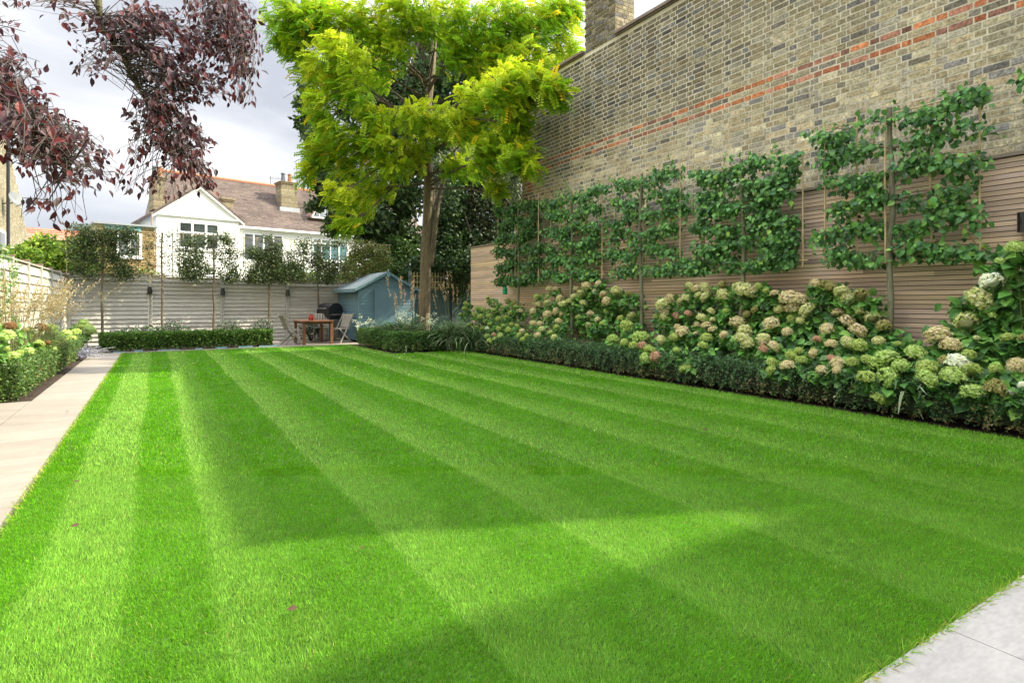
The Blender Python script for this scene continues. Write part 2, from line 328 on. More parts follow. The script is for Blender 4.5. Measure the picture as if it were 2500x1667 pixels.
def wallcol(s, z, j):
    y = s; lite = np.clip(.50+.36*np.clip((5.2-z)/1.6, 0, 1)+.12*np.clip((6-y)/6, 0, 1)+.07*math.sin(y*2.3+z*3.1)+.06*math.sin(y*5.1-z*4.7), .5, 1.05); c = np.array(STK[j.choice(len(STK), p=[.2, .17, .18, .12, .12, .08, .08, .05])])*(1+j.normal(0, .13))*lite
    rows = (RB, RB+.166)
    for rz in rows:
        if abs(z-rz) < .03:
            q = j.random()
            c = np.array([(.46, .17, .09), (.42, .20, .14), (.48, .19, .09), (.25, .13, .10)][j.choice(4, p=[.36, .34, .14, .16])])*(.85+j.normal(0, .12)); c = c*(1-.4*soot(y, z)); return c
    if y > 11.45 and j.random() < .5 and z < 4.6: c = np.array((.36, .14, .08))*(1+j.normal(0, .2))
    st = soot(y, z); k = j.random()
    c = c*(1-.52*st)
    if k < st*.42: c = np.array([(.115, .105, .09), (.16, .145, .11), (.13, .13, .13), (.20, .18, .13)][j.choice(4)])*(1+j.normal(0, .15))
    elif k > .955: c = np.array((.15, .14, .135))
    return c
bh = empty('brick_house', (BX, 6, 0), label='tall yellow stock brick house wall with two red brick bands beside the garden', cat='house')
mbw = MB(); mbw.box(0, 6, -5.8, 5.86, 0, 6.40); mbw.build('wall', mMortar, bh)
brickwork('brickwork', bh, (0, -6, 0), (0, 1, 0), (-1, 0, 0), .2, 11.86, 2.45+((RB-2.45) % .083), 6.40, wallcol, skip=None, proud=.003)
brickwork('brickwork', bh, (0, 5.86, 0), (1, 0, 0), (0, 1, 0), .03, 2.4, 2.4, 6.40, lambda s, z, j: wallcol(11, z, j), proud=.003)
for a, b in ((-5.85, 2.45), (3.45, 5.92)): 
    y = a; cp = MB()
    while y < b:
        e_ = min(y+.45, b); cp.box(-.07, .42, y, e_-.006, 6.43+random.random()*.004, 6.485, (.20, .15, .125)); cp.box(-.04, .39, y, e_-.006, 6.40, 6.428, (.15, .12, .10)); y = e_
    cp.build('coping', mTerra, bh)
ch = MB(); ch.box(-.004, .48, 2.475, 3.405, 6.40, 9.0); cho = ch.build('chimney', mMortar, bh)
brickwork('brickwork', cho, (-.004, -6+.02, 0), (0, 1, 0), (-1, 0, 0), 8.46, 9.39, 6.41, 8.9, lambda s, z, j: wallcol(10.5, 5.5, j))
brickwork('brickwork', cho, (0, 2.475, 0), (1, 0, 0), (0, -1, 0), -.012, .49, 6.41, 8.9, lambda s, z, j: wallcol(4.0, 4.6, j)*.92)
cc = MB(); cc.box(-.10, .58, 2.38, 3.50, 7.62, 7.70, (.16, .14, .11)); cc.box(-.06, .54, 2.42, 3.46, 7.55, 7.617, (.2, .17, .12)); cc.build('corbel', mBrick, cho)
# own house behind the camera (throws the near shadow)
gh = empty('garden_house', (4, -4.4, 0), label='pale rendered house wall standing behind the terrace', cat='house')
q = MB(); q.box(-9, 11, -3, 2.8, 0, 7.35, (.62, .60, .55)); q.build('wall', mRender, gh)
q = MB(); q.box(-9.2, 11.2, -3.2, 2.95, 7.355, 7.5, (.2, .13, .1)); q.build('roof', mTile, gh)
# =============================================================== CEDAR FENCE (right)
FX = 7.5
cf = empty('slatted_fence', (FX, 7, 0), label='tall cedar fence of thin horizontal slats along the right side', cat='fence')
q = MB(); q.box(.032, .06, -6.8, 7.30, -.1, 2.70, (.10, .072, .055)); q.build('backing', mCedar, cf)
q = MB(); pitch = .0545; rows = 49
for r in range(rows):
    z = .03+r*pitch; y = -6.8+(r*.77 % 1.8)-1.8
    while y < 7.30:
        a, b = max(y, -6.8), min(y+3.6, 7.30)
        if b-a > .02:
            g = np.clip((b+7)/14, 0, 1); base = np.array((.76, .555, .415))*(1-g*.0)+np.array((.03, .05, .06))*np.clip((a-1.5)/5, 0, 1)
            c = base*(1+random.gauss(0, .12)); c[2] *= 1+random.gauss(0, .06)
            q.box(-.001, .022, a+.001, b-.001, z, z+pitch-.0085, c)
        y += 3.6
q.build('slats', mCedar, cf)
q = MB(); q.box(-.03, .09, -6.82, 7.33, 2.705, 2.74, (.33, .27, .22)); q.build('capping', mCedar, cf)
# =============================================================== BACK FENCE
BY = 19.1
bf = empty('panel_fence', (1.6, BY, 0), label='grey weathered lap panel fence across the back of the garden', cat='fence')
posts = [-2.0, -.18, 1.64, 3.47, 5.28, 7.1]; htop = [1.93, 1.90, 1.87, 1.83, 1.80]
for i in range(5):
    a, b = posts[i]+.05, posts[i+1]-.05; q = MB(); npan = 16; h = htop[i]; dz = (h-.03)/npan
    for r in range(npan):
        z = .02+r*dz; g = random.gauss(1, .07); c = np.array((.56, .535, .485))*g
        v = [(a-1.6, -.012, z+dz+.02), (b-1.6, -.012, z+dz+.02), (b-1.6, -.056, z), (a-1.6, -.056, z), (a-1.6, .0, z+dz+.02), (b-1.6, .0, z+dz+.02), (b-1.6, -.018, z), (a-1.6, -.018, z)]
        q.add(v, [(3, 2, 1, 0), (4, 5, 6, 7), (0, 1, 5, 4), (2, 3, 7, 6), (1, 2, 6, 5), (3, 0, 4, 7)], c)
    q.box(a-1.6, b-1.6, -.0, .012, 0, h, (.12, .11, .10)); q.build('panel', mGreyWood, bf)
    q = MB(); q.box(a-1.6, b-1.6, -.05, .03, h+.025, h+.05, (.56, .53, .48)); q.build('capping', mGreyWood, bf)
for i, p in enumerate(posts):
    q = MB(); h = htop[min(i, 4)]+.05; q.box(p-1.6-.045, p-1.6+.045, -.075, .02, -.1, h, (.54, .52, .47)); q.box(p-1.6-.055, p-1.6+.055, -.085, .03, h, h+.025, (.36, .33, .29)); q.build('post', mGreyWood, bf)
def post_light(x, z, label):
    r = empty('wall_light', (x, BY-.075, z), label=label, cat='wall light', group='black lights on the back fence posts')
    q = MB(); q.box(-.04, .04, -.012, 0, -.06, .10, (.02, .02, .022)); q.build('bracket', mBlack, r)
    q = MB(); q.lathe([(.02, .11), (.045, .10), (.06, .0), (.062, -.10), (.05, -.105)], 0, -.07, 14, (.018, .018, .02)); q.build('shade', mBlack, r)
    q = MB(); q.tube([(0, -.02, -.06), (.012, -.02, -.4), (-.01, -.02, -.9), (.005, -.02, -1.3)], .006, 5, (.25, .24, .22)); q.build('cable', mPlastic, r)
post_light(-.19, 1.52, 'black wall light on the fence post between the two trunks left of the middle')
post_light(1.64, 1.50, 'black wall light on the middle post of the back fence')
post_light(3.47, 1.48, 'black wall light on the fence post just left of the table')
# left side fence (boards with wide gaps)
lf = empty('side_fence', (-2.05, 13, 0), label='grey lap fence along the left side with ivy over its near end', cat='fence')
q = MB()
for r in range(11):
    z = .03+r*.168; 
    for y0 in np.arange(5.5, 19.0, 1.36):
        c = np.array((.52, .50, .45))*random.gauss(1, .06); v0, v1 = y0-13+.04, min(y0+1.32, 19.06)-13
        q.add([(0, v0, z+.175), (0, v1, z+.175), (.03, v1, z), (.03, v0, z), (-.014, v0, z+.175), (-.014, v1, z+.175), (.014, v1, z), (.014, v0, z)], [(0, 1, 2, 3), (7, 6, 5, 4), (4, 5, 1, 0), (3, 2, 6, 7), (1, 5, 6, 2), (4, 0, 3, 7)], c)
q.box(-.03, -.016, -7.5, 6.06, 0, 1.86, (.15, .14, .13)); q.build('boards', mGreyWood, lf)
q = MB(); q.box(-.04, .04, -7.5, 6.06, 1.90, 1.925, (.40, .38, .34)); q.build('capping', mGreyWood, lf)
for y0 in np.arange(5.5, 19.2, 1.36):
    q = MB(); q.box(-.045, .042, y0-13-.04, y0-13+.04, -.1, 1.95, (.42, .40, .36)); q.box(-.055, .05, y0-13-.05, y0-13+.05, 1.952, 1.975, (.25, .17, .13)); q.build('post', mGreyWood, lf)
# =============================================================== SHED
sh = empty('garden_shed', (5.92, 17.9, 0), label='pale blue painted timber shed with a felted pitched roof', cat='shed')
W2, y0s, y1s, ze, za = .85, -1.15, 1.19, 1.62, 2.06
def shboards(q, a, b, fn, z0, z1f, c):
    z = z0
    while z < z1f-.01:
        zz = min(z+.095, z1f); g = np.array(c)*random.gauss(1, .035); q.add([fn(a, z, .022), fn(b, z, .022), fn(b, zz, .008), fn(a, zz, .008), fn(a, z, 0), fn(b, z, 0)], [(0, 1, 2, 3), (4, 5, 1, 0)], g); z = zz
BL = (.125, .22, .275); BD = (.125, .22, .27)
q = MB(); shboards(q, y1s, y0s, lambda s, z, d: (-W2-d, s, z), .06, ze, BL); q.box(-W2, -W2+.02, y0s+.002, y1s-.002, .05, ze, BL); q.build('side_wall', mPaint, sh)
q = MB(); q.box(W2-.02, W2, y0s+.002, y1s-.002, .05, ze, BL); q.build('side_wall', mPaint, sh)
q = MB(); z = .06
while z < za-.05:
    zz = z+.095; lim = lambda t: W2 if t <= ze else W2*(za-t)/(za-ze)
    a, b = lim(z), max(lim(min(zz, za-.01)), .01); g = np.array(BD)*random.gauss(1, .035)
    q.add([(-a, y0s-.022, z), (a, y0s-.022, z), (b, y0s-.008, zz), (-b, y0s-.008, zz), (-a, y0s, z), (a, y0s, z)], [(0, 1, 2, 3), (4, 5, 1, 0)], g); z = zz
q.prism([(-W2+.02, .05), (W2-.02, .05), (W2-.02, ze), (0, za-.03), (-W2+.02, ze)], lambda a, b, t: (a, t, b), y0s, y0s+.02, BD); q.build('gable_wall', mPaint, sh); q = MB(); q.prism([(-W2+.02, .05), (W2-.02, .05), (W2-.02, ze), (0, za-.03), (-W2+.02, ze)], lambda a, b, t: (a, t, b), y1s-.02, y1s, BL); q.build('gable_wall', mPaint, sh)
q = MB(); q.box(-.36, .34, y0s-.05, y0s-.024, .08, 1.58, (.125, .22, .27)); dr = q.build('door', mPaint, sh)
q = MB(); 
for xx in (-.38, .36): q.box(xx-.02, xx+.02, y0s-.056, y0s-.024, .06, 1.62, (.13, .23, .28))
q.box(-.36, .34, y0s-.056, y0s-.0515, .5, .56, (.16, .27, .31)); q.build('door_frame', mPaint, sh)
for sx in (-1, 1): q = MB(); q.box(sx*W2-.025, sx*W2+.025, y0s-.03, y0s-.023, .05, ze+.02, (.14, .24, .29)); q.box(sx*(W2+.024)-.003, sx*(W2+.024)+.003, y0s-.03, y0s+.02, .05, ze, (.19, .30, .36)); q.build('corner_trim', mPaint, sh)
q = MB(); rx = W2+.17; sl_ = (za-ze)/W2; rz = za+.03
for sx in (-1, 1): q.prism([(0, rz), (sx*rx, rz-sl_*rx), (sx*rx, rz-sl_*rx+.028), (0, rz+.028)], lambda a, b, t: (a, t, b), y0s-.10, y1s+.10, (.165, .205, .222))
q.build('roof', mFelt, sh)
q = MB()
for sx in (-1, 1):
    for yy in (y0s-.122, y1s+.102): q.prism([(0, rz-.06), (sx*rx, rz-sl_*rx-.06), (sx*rx, rz-sl_*rx+.02), (0, rz+.02)], lambda a, b, t: (a, t, b), yy, yy+.02, (.125, .22, .26))
    q.box(sx*rx-.012, sx*rx+.012, y0s-.09, y1s+.09, rz-sl_*rx-.07, rz-sl_*rx-.002, (.16, .27, .32))
q.prism([(-.04, rz-.02), (.04, rz-.02), (.05, rz-.1), (0, rz-.2), (-.05, rz-.1)], lambda a, b, t: (a, t, b), y0s-.135, y0s-.1225, (.16, .29, .33)); q.lathe([(.012, rz), (.03, rz+.03), (.0, rz+.11)], 0, y0s-.11, 8, (.16, .29, .33))
q.build('bargeboard', mPaint, sh)
# =============================================================== CORNER BEHIND THE TREE
tf = empty('green_fence', (8.4, 17.3, 0), label='dark green panel fence behind the tree with trellis on top', cat='fence')
q = MB()
for i in range(13): q.box(-2.0+i*.29, -2.0+i*.29+.282, -.012+.004*(i % 2), .012, 0, 1.55, np.array((.045, .085, .085))*random.gauss(1, .1))
q.box(-2, 1.8, -.03, .03, 1.552, 1.60, (.05, .09, .09)); q.build('panel', mPaint, tf)
q = MB()
for i in range(30): q.box(-1.5+i*.105, -1.5+i*.105+.024, -.012, -.0, 1.602, 2.16+(.25 if i > 14 else 0), (.34, .30, .13) if i > 14 else (.40, .32, .2))
for z in (1.66, 1.84, 2.02, 2.2, 2.38): q.box(-1.5 if z < 2.1 else .1, 1.65, .001, .014, z, z+.026, (.36, .36, .10))
q.build('trellis', mGreyWood, tf)
for xx in (-.02, -1.55, 1.7): q = MB(); q.box(xx-.04, xx+.04, -.06, -.03, 0, 2.2, (.05, .075, .075)); q.build('post', mPaint, tf)
ph = empty('playhouse', (8.5, 19.4, 0), label='weathered timber playhouse gable half hidden behind the tree trunk', cat='playhouse')
q = MB()
for r in range(13):
    z = 1.0+r*.12; wd = .75*min(1, (2.68-z)/.9)
    if wd > .05: q.box(-wd, wd, -.02, .0, z, z+.112, np.array((.22, .12, .095))*random.gauss(1, .2))
q.box(-.75, .75, -.02, 0, 0, 1.0, (.1, .06, .05)); q.build('wall', mGreyWood, ph)
q = MB(); q.beam((-.85, -.05, 1.6), (.03, -.05, 2.78), .03, .10, (.36, .33, .28), up=(0, 1, 0)); q.beam((.85, -.05, 1.6), (-.03, -.05, 2.78), .03, .10, (.36, .33, .28), up=(0, 1, 0)); q.build('bargeboard', mGreyWood, ph)
# =============================================================== FURNITURE
tb = empty('garden_table', (3.83, 17.1, 0), label='square reddish oiled wooden table on the back patio', cat='table')
WD = (.165, .07, .035)
q = MB()
for i in range(9): q.box(-.44+i*.098, -.44+i*.098+.092, -.66, .66, .645, .668, np.array(WD)*random.gauss(1.15, .12))
q.build('tabletop', mTeak, tb)
q = MB()
for yy in (-.575, .575): q.box(-.335, .335, yy-.011, yy+.011, .575, .643, WD)
for xx in (-.375, .375): q.box(xx-.011, xx+.011, -.535, .535, .575, .643, WD)
q.build('apron', mTeak, tb)
for xx in (-.375, .375):
    for yy in (-.575, .575): q = MB(); q.box(xx-.036, xx+.036, yy-.036, yy+.036, 0, .643, np.array(WD)*random.gauss(1.1, .1)); q.build('leg', mTeak, tb)
bhs = empty('lantern_house', (3.75, 17.0, .668), .3, label='little red house shaped lantern on the wooden table', cat='lantern')
q = MB(); 
for xx in (-.055, .045): q.box(xx, xx+.012, -.05, .05, 0, .085, (.30, .04, .025))
for yy in (-.05, .04): 
    q.box(-.043, -.02, yy, yy+.01, 0, .085, (.30, .04, .025)); q.box(.02, .043, yy, yy+.01, 0, .085, (.30, .04, .025)); q.box(-.02, .02, yy, yy+.01, .06, .085, (.3, .04, .025))
q.build('body', mPlastic, bhs)
q = MB(); q.prism([(-.075, .086), (.075, .086), (0, .165)], lambda a, b, t: (a, t, b), -.062, .062, (.26, .03, .02)); q.lathe([(.012, .16), (.012, .19)], 0, 0, 8, (.1, .03, .02)); q.build('roof', mPlastic, bhs)
GW = (.30, .275, .24)
def chair(x, y, rz, label):
    r = empty('folding_chair', (x, y, 0), rz, label=label, cat='chair', group='folding wooden chairs round the patio table'); r.scale = (.93, .93, .93)
    q = MB()   # faces +x ; slats of the back
    for i in range(5):
        yy = -.17+i*.085; c = np.array(GW)*random.gauss(1, .08)
        q.beam((-.165, yy, .46), (-.33, yy, .90), .066, .014, c, up=(1, 0, .35))
    q.beam((-.175, -.21, .50), (-.175, .21, .50), .03, .02, GW); q.beam((-.338, -.21, .89), (-.338, .21, .89), .03, .02, GW); q.build('backrest', mGreyWood, r)
    q = MB()
    for i in range(6): c = np.array(GW)*random.gauss(1.05, .08); q.box(-.17+i*.07, -.17+i*.07+.062, -.205, .205, .435+.004*i*(1-i/6), .452+.004*i*(1-i/6), c)
    q.build('seat', mGreyWood, r)
    for sy in (-1, 1):
        q = MB(); q.beam((-.35, sy*.225, .93), (.22, sy*.225, 0), .024, .042, GW, up=(1, 0, .6)); q.build('leg', mGreyWood, r)
        q = MB(); q.beam((.20, sy*.196, .43), (-.28, sy*.196, 0), .024, .042, np.array(GW)*.9, up=(1, 0, -1)); q.build('leg', mGreyWood, r)
    q = MB(); q.beam((-.2, -.19, .075), (-.2, .19, .075), .022, .022, GW); q.build('stretcher', mGreyWood, r); q = MB(); q.beam((.14, -.22, .13), (.14, .22, .13), .022, .022, GW); q.build('stretcher', mGreyWood, r)
    return r
chair(3.22, 16.95, radians(8), 'grey folding chair on the left side of the table, seen from the side')
chair(4.58, 16.98, radians(208), 'grey folding chair at the right of the table in front of the barbecue')
chair(4.25, 17.95, radians(255), 'grey folding chair behind the table against the back fence, mostly hidden')
bq = empty('barbecue', (4.62, 18.35, 0), radians(-70), label='black hooded barbecue on a trolley beside the blue shed', cat='barbecue')
q = MB(); V = []; nn = 14
prof = [(-.26, .84)]+[(-.26*cos(t*pi/nn)*1.0, .84+.33*sin(t*pi/nn)**.75) for t in range(1, nn)]+[(.26, .84)]
q.prism(prof, lambda a, b, t: (t, a, b), -.33, .33, (.012, .012, .014)); q.build('lid', mBlack, bq)
q = MB(); q.prism([(-.27, .83), (-.2, .66), (.2, .66), (.27, .83)], lambda a, b, t: (t, a, b), -.34, .34, (.02, .02, .022)); q.build('firebox', mBlack, bq)
q = MB(); q.tube([(-.22, -.30, 1.0), (-.22, -.34, 1.0), (.22, -.34, 1.0), (.22, -.30, 1.0)], .012, 8, (.5, .5, .5)); q.build('handle', mMetal, bq)
for sx in (-1, 1): q = MB(); q.box(sx*.48-.13, sx*.48+.13, -.24, .24, .79, .815, (.10, .10, .11)); q.build('side_shelf', mPlastic, bq)
for sx in (-.3, .3):
    for sy in (-.2, .2): q = MB(); q.box(sx-.02, sx+.02, sy-.02, sy+.02, .02, .66, (.12, .12, .13)); q.build('leg', mPlastic, bq)
q = MB(); q.box(-.3, .3, -.2, .2, .14, .165, (.25, .25, .24)); q.build('lower_shelf', mPlastic, bq)
# feeder and lamp
fd = empty('bird_feeder', (7.1, 11.77, 1.38), label='bright green hanging bird feeder by the end pleached tree', cat='feeder')
q = MB(); q.lathe([(.035, 0), (.055, .0), (.058, .1), (.066, .108), (.066, .118), (.055, .122), (.045, .17), (.0, .185)], 0, 0, 18, (.0, .30, .13)); q.build('body', mPlastic, fd)
q = MB(); q.tube([(0, 0, .185), (0, 0, .40), (.005, 0, .62)], .004, 5, (.05, .05, .04)); q.build('hanger', mMetal, fd)
wl = empty('wall_lamp', (7.44, 2.17, 2.0), label='black cylinder wall lamp on the cedar fence at the right edge', cat='wall lamp')
q = MB(); q.lathe([(.048, -.1), (.052, -.1), (.052, .1), (.048, .1)], -.04, 0, 20, (.012, .012, .014)); q.build('shade', mBlack, wl)
q = MB(); q.box(.0, .058, -.03, .03, -.05, .05, (.015, .015, .016)); q.build('bracket', mBlack, wl)
# teal edging strips under the back hedge
x_ = -.9
while x_ < 2.5:
    l_ = random.uniform(.12, .5); q = MB(); q.box(x_, x_+l_, 16.475, 16.485, -.02, .02+random.random()*.02, (.16, .36, .40)); x_ += l_+random.uniform(.12, .4)
    tag(q.build('plastic_edging', mPlastic), 'pale blue green plastic strip along the foot of the back hedge', 'edging', 'plastic strips under the back hedge')
# =============================================================== HEDGES
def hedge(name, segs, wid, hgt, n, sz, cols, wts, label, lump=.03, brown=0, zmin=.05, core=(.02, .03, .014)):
    r = empty(name, (0, 0, 0), label=label, cat='hedge'); Ps, Ns = [], []
    tot = sum(math.dist(s[:2], s[2:4]) for s in segs)
    cb = MB()
    for x0, y0, x1, y1 in segs:
        l = math.dist((x0, y0), (x1, y1)); ex = np.array([(x1-x0)/l, (y1-y0)/l, 0]); nr = np.array([-ex[1], ex[0], 0])
        m = int(n*l/tot); k = rng.random(m); sd = np.where(k < .36, 1, np.where(k < .60, -1, 0))
        s = rng.uniform(-.02, l+.02, m); zz = rng.random(m)**.9*hgt
        wq = rng.uniform(-1, 1, m); z = np.where(sd == 0, hgt, zz); z = np.maximum(z, zmin*rng.uniform(.4, 1.6, m)); wv = np.where(sd == 0, wq, sd)*wid/2
        endm = rng.random(m) < .06; wv = np.where(endm, wq*wid/2, wv); s = np.where(endm, np.where(rng.random(m) < .5, 0, l), s); z = np.where(endm, zz, z)
        lm = lump*(np.sin(s*9+z*7)*np.sin(s*23+x0)+.6*np.sin(s*41+z*19)); ins = np.abs(rng.normal(0, .035, m))
        taper = 1-.22*(1-np.clip(z/hgt/.5, 0, 1))*(np.sin(s*2*pi/.33)*.5+.9)
        wv = np.sign(wv)*np.maximum(np.abs(wv)*taper+np.where(sd != 0, lm-ins, 0), 0); z = z+np.where(sd == 0, lm*.7-ins+rng.exponential(.009, m), 0)
        Ps.append(np.array([x0, y0, 0])+s[:, None]*ex+wv[:, None]*nr+z[:, None]*np.array([0, 0, 1]))
        Ns.append(sd[:, None]*nr*1.0+np.where(sd == 0, 1.0, .25)[:, None]*np.array([0, 0, 1]))
        c = [(x0+nr[0]*wid*k2+ex[0]*e2, y0+nr[1]*wid*k2+ex[1]*e2) for k2, e2 in ((.30, .07), (-.30, .07), (-.30, l-.07), (.30, l-.07))]
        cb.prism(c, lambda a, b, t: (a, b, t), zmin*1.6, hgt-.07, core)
        st = np.arange(.15, l, .3)
        for q_ in st:
            b = np.array([x0, y0, 0])+ex*q_+nr*random.uniform(-.05, .05)
            for _ in range(3): cb.tube([b+np.array([0, 0, -.03]), b+np.array([random.gauss(0, .03), random.gauss(0, .03), .1]), b+np.array([random.gauss(0, .07), random.gauss(0, .07), .22])], [.009, .007, .004], 5, (.12, .09, .055))
    cb.build('stems', mTwig, r); P = np.concatenate(Ps); Nn = np.concatenate(Ns); m = len(P)
    C = pal(m, cols, .22, wts)
    if brown:
        f = np.clip(1.15-P[:, 2]/hgt*1.5, 0, 1)*brown*(.45+.55*np.sin(P[:, 1]*5.1+P[:, 0]*3)*np.sin(P[:, 1]*2.3))
        bm = rng.random(m) < f; C[bm] = pal(int(bm.sum()), [(.22, .16, .075), (.15, .12, .06), (.26, .22, .12)], .2)
    foliage('leaves', T_QUAD, P, rdir(m, (0, 0, .5))+Nn*.7, rdir(m)+Nn*.8, sz*rng.uniform(.6, 1.35, m), C, mLeaf, r)
    return r
HG = [(.055, .115, .035), (.04, .09, .04), (.08, .15, .04), (.10, .17, .06)]
hedge('box_hedge', [(6.70, .3, 6.70, 12.9)], .42, .40, 62000, .030, [(.065, .13, .06), (.045, .10, .055), (.095, .165, .065), (.13, .20, .085)], [4, 4, 3, 1.2], 'long dark box hedge with brown patches under the right hand hydrangeas', lump=.075, brown=.8)
hedge('box_hedge', [(4.96, 16.0, 4.96, 12.98), (5.2, 13.02, 6.45, 13.02)], .40, .44, 26000, .042, [(.07, .15, .035), (.05, .11, .035), (.11, .20, .05)], [3, 3, 2], 'green box hedge turning a corner in front of the tree', brown=.4)
hedge('evergreen_hedge', [(-1.15, 16.72, 2.62, 16.72)], .42, .42, 20000, .055, [(.075, .155, .03), (.05, .10, .025), (.14, .23, .05)], [3, 3, 2], 'low clipped dark evergreen hedge below the back fence', zmin=.07)
hedge('box_hedge', [(-1.60, 9.1, -1.60, 16.2)], .38, .43, 42000, .034, [(.07, .135, .035), (.05, .10, .03), (.11, .18, .05), (.18, .21, .09)], [4, 3, 3, 1], 'yellowish green box hedge beside the stone path', lump=.04, brown=.35)
# =============================================================== HYDRANGEAS
def floret_ball(name, cols, wts, seed, flat=.85):
    g = np.random.default_rng(seed); n = 470; d = unit(g.normal(size=(n, 3))); d[:, 2] = np.where(d[:, 2] < -.5, -d[:, 2], d[:, 2])
    lump = 1+.10*np.sin(d[:, 0]*5+seed)*np.sin(d[:, 1]*6+1)+.06*np.sin(d[:, 2]*9+seed)
    P = d*(lump*g.uniform(.82, 1.06, n))[:, None]*np.array([1, 1, flat])
    TV = np.array([(0, 0, 0), (.6, -.42, .12), (1.15, 0, .05), (.6, .42, .12), (-.42, .6, .12), (0, 1.15, .05), (.42, .6, .12), (-.6, .42, .12), (-1.15, 0, .05), (-.6, -.42, .12), (.42, -.6, .12), (0, -1.15, .05), (-.42, -.6, .12)])*.115
    TF = np.array([(0, 1, 2, 3), (0, 6, 5, 4), (0, 7, 8, 9), (0, 12, 11, 10)]); nn = unit(d+g.normal(0, .35, (n, 3))); a = unit(np.cross(nn, g.normal(size=(n, 3)))); b = np.cross(nn, a)
    V = P[:, None]+TV[None, :, 0:1]*a[:, None]+TV[None, :, 1:2]*b[:, None]+TV[None, :, 2:3]*nn[:, None]
    Fq = (TF[None]+(np.arange(n)*13)[:, None, None]).reshape(-1, 4)
    cc = np.array(cols)[g.choice(len(cols), n, p=np.array(wts)/sum(wts))]*(1+g.normal(0, .1, (n, 1)))
    core = MB(); core.lathe([(.05, -.62*flat), (.45, -.40*flat), (.60, 0), (.45, .42*flat), (.05, .60*flat)], 0, 0, 8, np.array(cols[0])*.6)
    cv = np.concatenate(core.V); Cc = np.concatenate([np.repeat(cc, 13, 0), np.concatenate(core.C)])
    o = mk(name, np.concatenate([V.reshape(-1, 3), cv]), [Fq]+[f+n*13 for f in core.F], mPetal, None, np.clip(Cc, .01, .92)); me = o.data; bpy.data.objects.remove(o); return me
HC = {'c': ([(.74, .72, .42), (.60, .64, .26), (.78, .70, .50), (.48, .54, .17)], [4, 3, 2, 2]), 'p': ([(.74, .60, .42), (.66, .46, .33), (.72, .66, .38), (.54, .54, .20), (.80, .70, .55)], [4, 1.3, 4, 2.6, 2.5]),
      'r': ([(.60, .32, .24), (.62, .45, .30), (.50, .26, .18)], [3, 3, 1]), 'g': ([(.42, .52, .14), (.50, .58, .20), (.34, .44, .10), (.56, .60, .30)], [4, 3, 2, 1]), 'G': ([(.48, .62, .20), (.58, .68, .30), (.38, .52, .13)], [4, 3, 2]),
      'W': ([(.88, .88, .74), (.80, .86, .58), (.92, .91, .82)], [3, 2, 3]), 'd': ([(.40, .36, .14), (.48, .38, .22), (.30, .34, .10)], [3, 2, 2]), 'b': ([(.30, .15, .07), (.24, .13, .07), (.34, .22, .12)], [3, 2, 1])}
HM = {k: [floret_ball('flower_head', v[0], v[1], 5+i*7+ord(k)) for i in range(2)] for k, v in HC.items()}
def hydrangea(heads, ox, oy, sc, xf, label, lsz=.085, per=46, cat='shrub', spread=1.0, cols=None, stemx=.25, extra=0, sgn=1):
    pts = []
    for cx, cy, rr, k in heads:
        px, py = ox+cx/sc, oy+cy/sc; P, Z = PX(px, py, xf(.7)); x = xf(P[2]); P, Z = PX(px, py, x); pts.append((P, rr/sc*Z/F*1.17, k))
    A = np.array([p for p, _, _ in pts]); cen = A.mean(0); base = np.array([cen[0]+.12*sgn, cen[1], 0.0])
    r = empty('hydrangea', tuple(base), label=label, cat=cat, group='hydrangeas in the flower beds')
    for P, rad, k in pts:
        o = bpy.data.objects.new('flower_head', random.choice(HM[k])); link(o, r); o.location = tuple(P-base+np.array([-.02*sgn, 0, 0])); o.scale = (rad, rad, rad*random.uniform(.85, 1.05)); o.rotation_euler = (random.gauss(0, .35), random.gauss(-.25*sgn, .3), random.uniform(0, 6.3))
    m = int(per*1.6)*len(pts); i = rng.integers(0, len(pts), m); R = np.array([q_[1] for q_ in pts])[i]
    d = rdir(m); off = d*(R[:, None]*1.05+np.abs(rng.normal(0, .06*spread, (m, 1)))); off[:, 2] = -np.abs(off[:, 2])*1.15-rng.random(m)*.10*spread+.03; off[:, 0] = sgn*np.abs(off[:, 0])*1.15+sgn*.02
    P = A[i]+off; deep = rng.random(m) < .40; P[deep] += np.stack([sgn*rng.uniform(0, .22, m), rng.normal(0, .10, m), -rng.uniform(.05, .38, m)], -1)[deep]
    P[:, 2] = np.maximum(P[:, 2], .22+rng.random(m)*.15)
    if sgn > 0: P[:, 0] = np.minimum(P[:, 0], 7.44)
    else: P[:, 0] = np.maximum(P[:, 0], -2.0)
    lsz = lsz*1.12; D = rdir(m, (-.5*sgn, 0, -.15), .6)+.3*d; Nn = rdir(m, (-.55*sgn, -.2, .9), .45)
    if cols is None: cols = [(.11, .26, .055), (.08, .19, .055), (.17, .34, .075), (.06, .14, .055)]
    foliage('leaves', T_OV, P-base, D, Nn, lsz*rng.uniform(.6, 1.25, m), pal(m, cols, .16, [4, 4, 2.2, 3][:len(cols)]), mLeaf, r)
    q = MB()
    for P_, rad, k in pts:
        b = base*0+np.array([random.gauss(.05, .06), (P_[1]-base[1])*.45+random.gauss(0, .05), .0]); e_ = P_-base; mid = (b+e_)/2+np.array([.06*sgn, random.gauss(0, .04), .06]); q.tube([b, mid, e_-np.array([0, 0, rad*.5])], [.006, .005, .003], 5, (.12, .13, .05))
    q.build('stems', mTwig, r); return r
xr = lambda z: 6.50+min(max((z-.42)/.55, 0), 1)*.52+random.uniform(-.03, .08)
O1, O2, O3 = (1100, 680, 2.688), (1500, 680, 2.688), (2000, 680, 2.688)
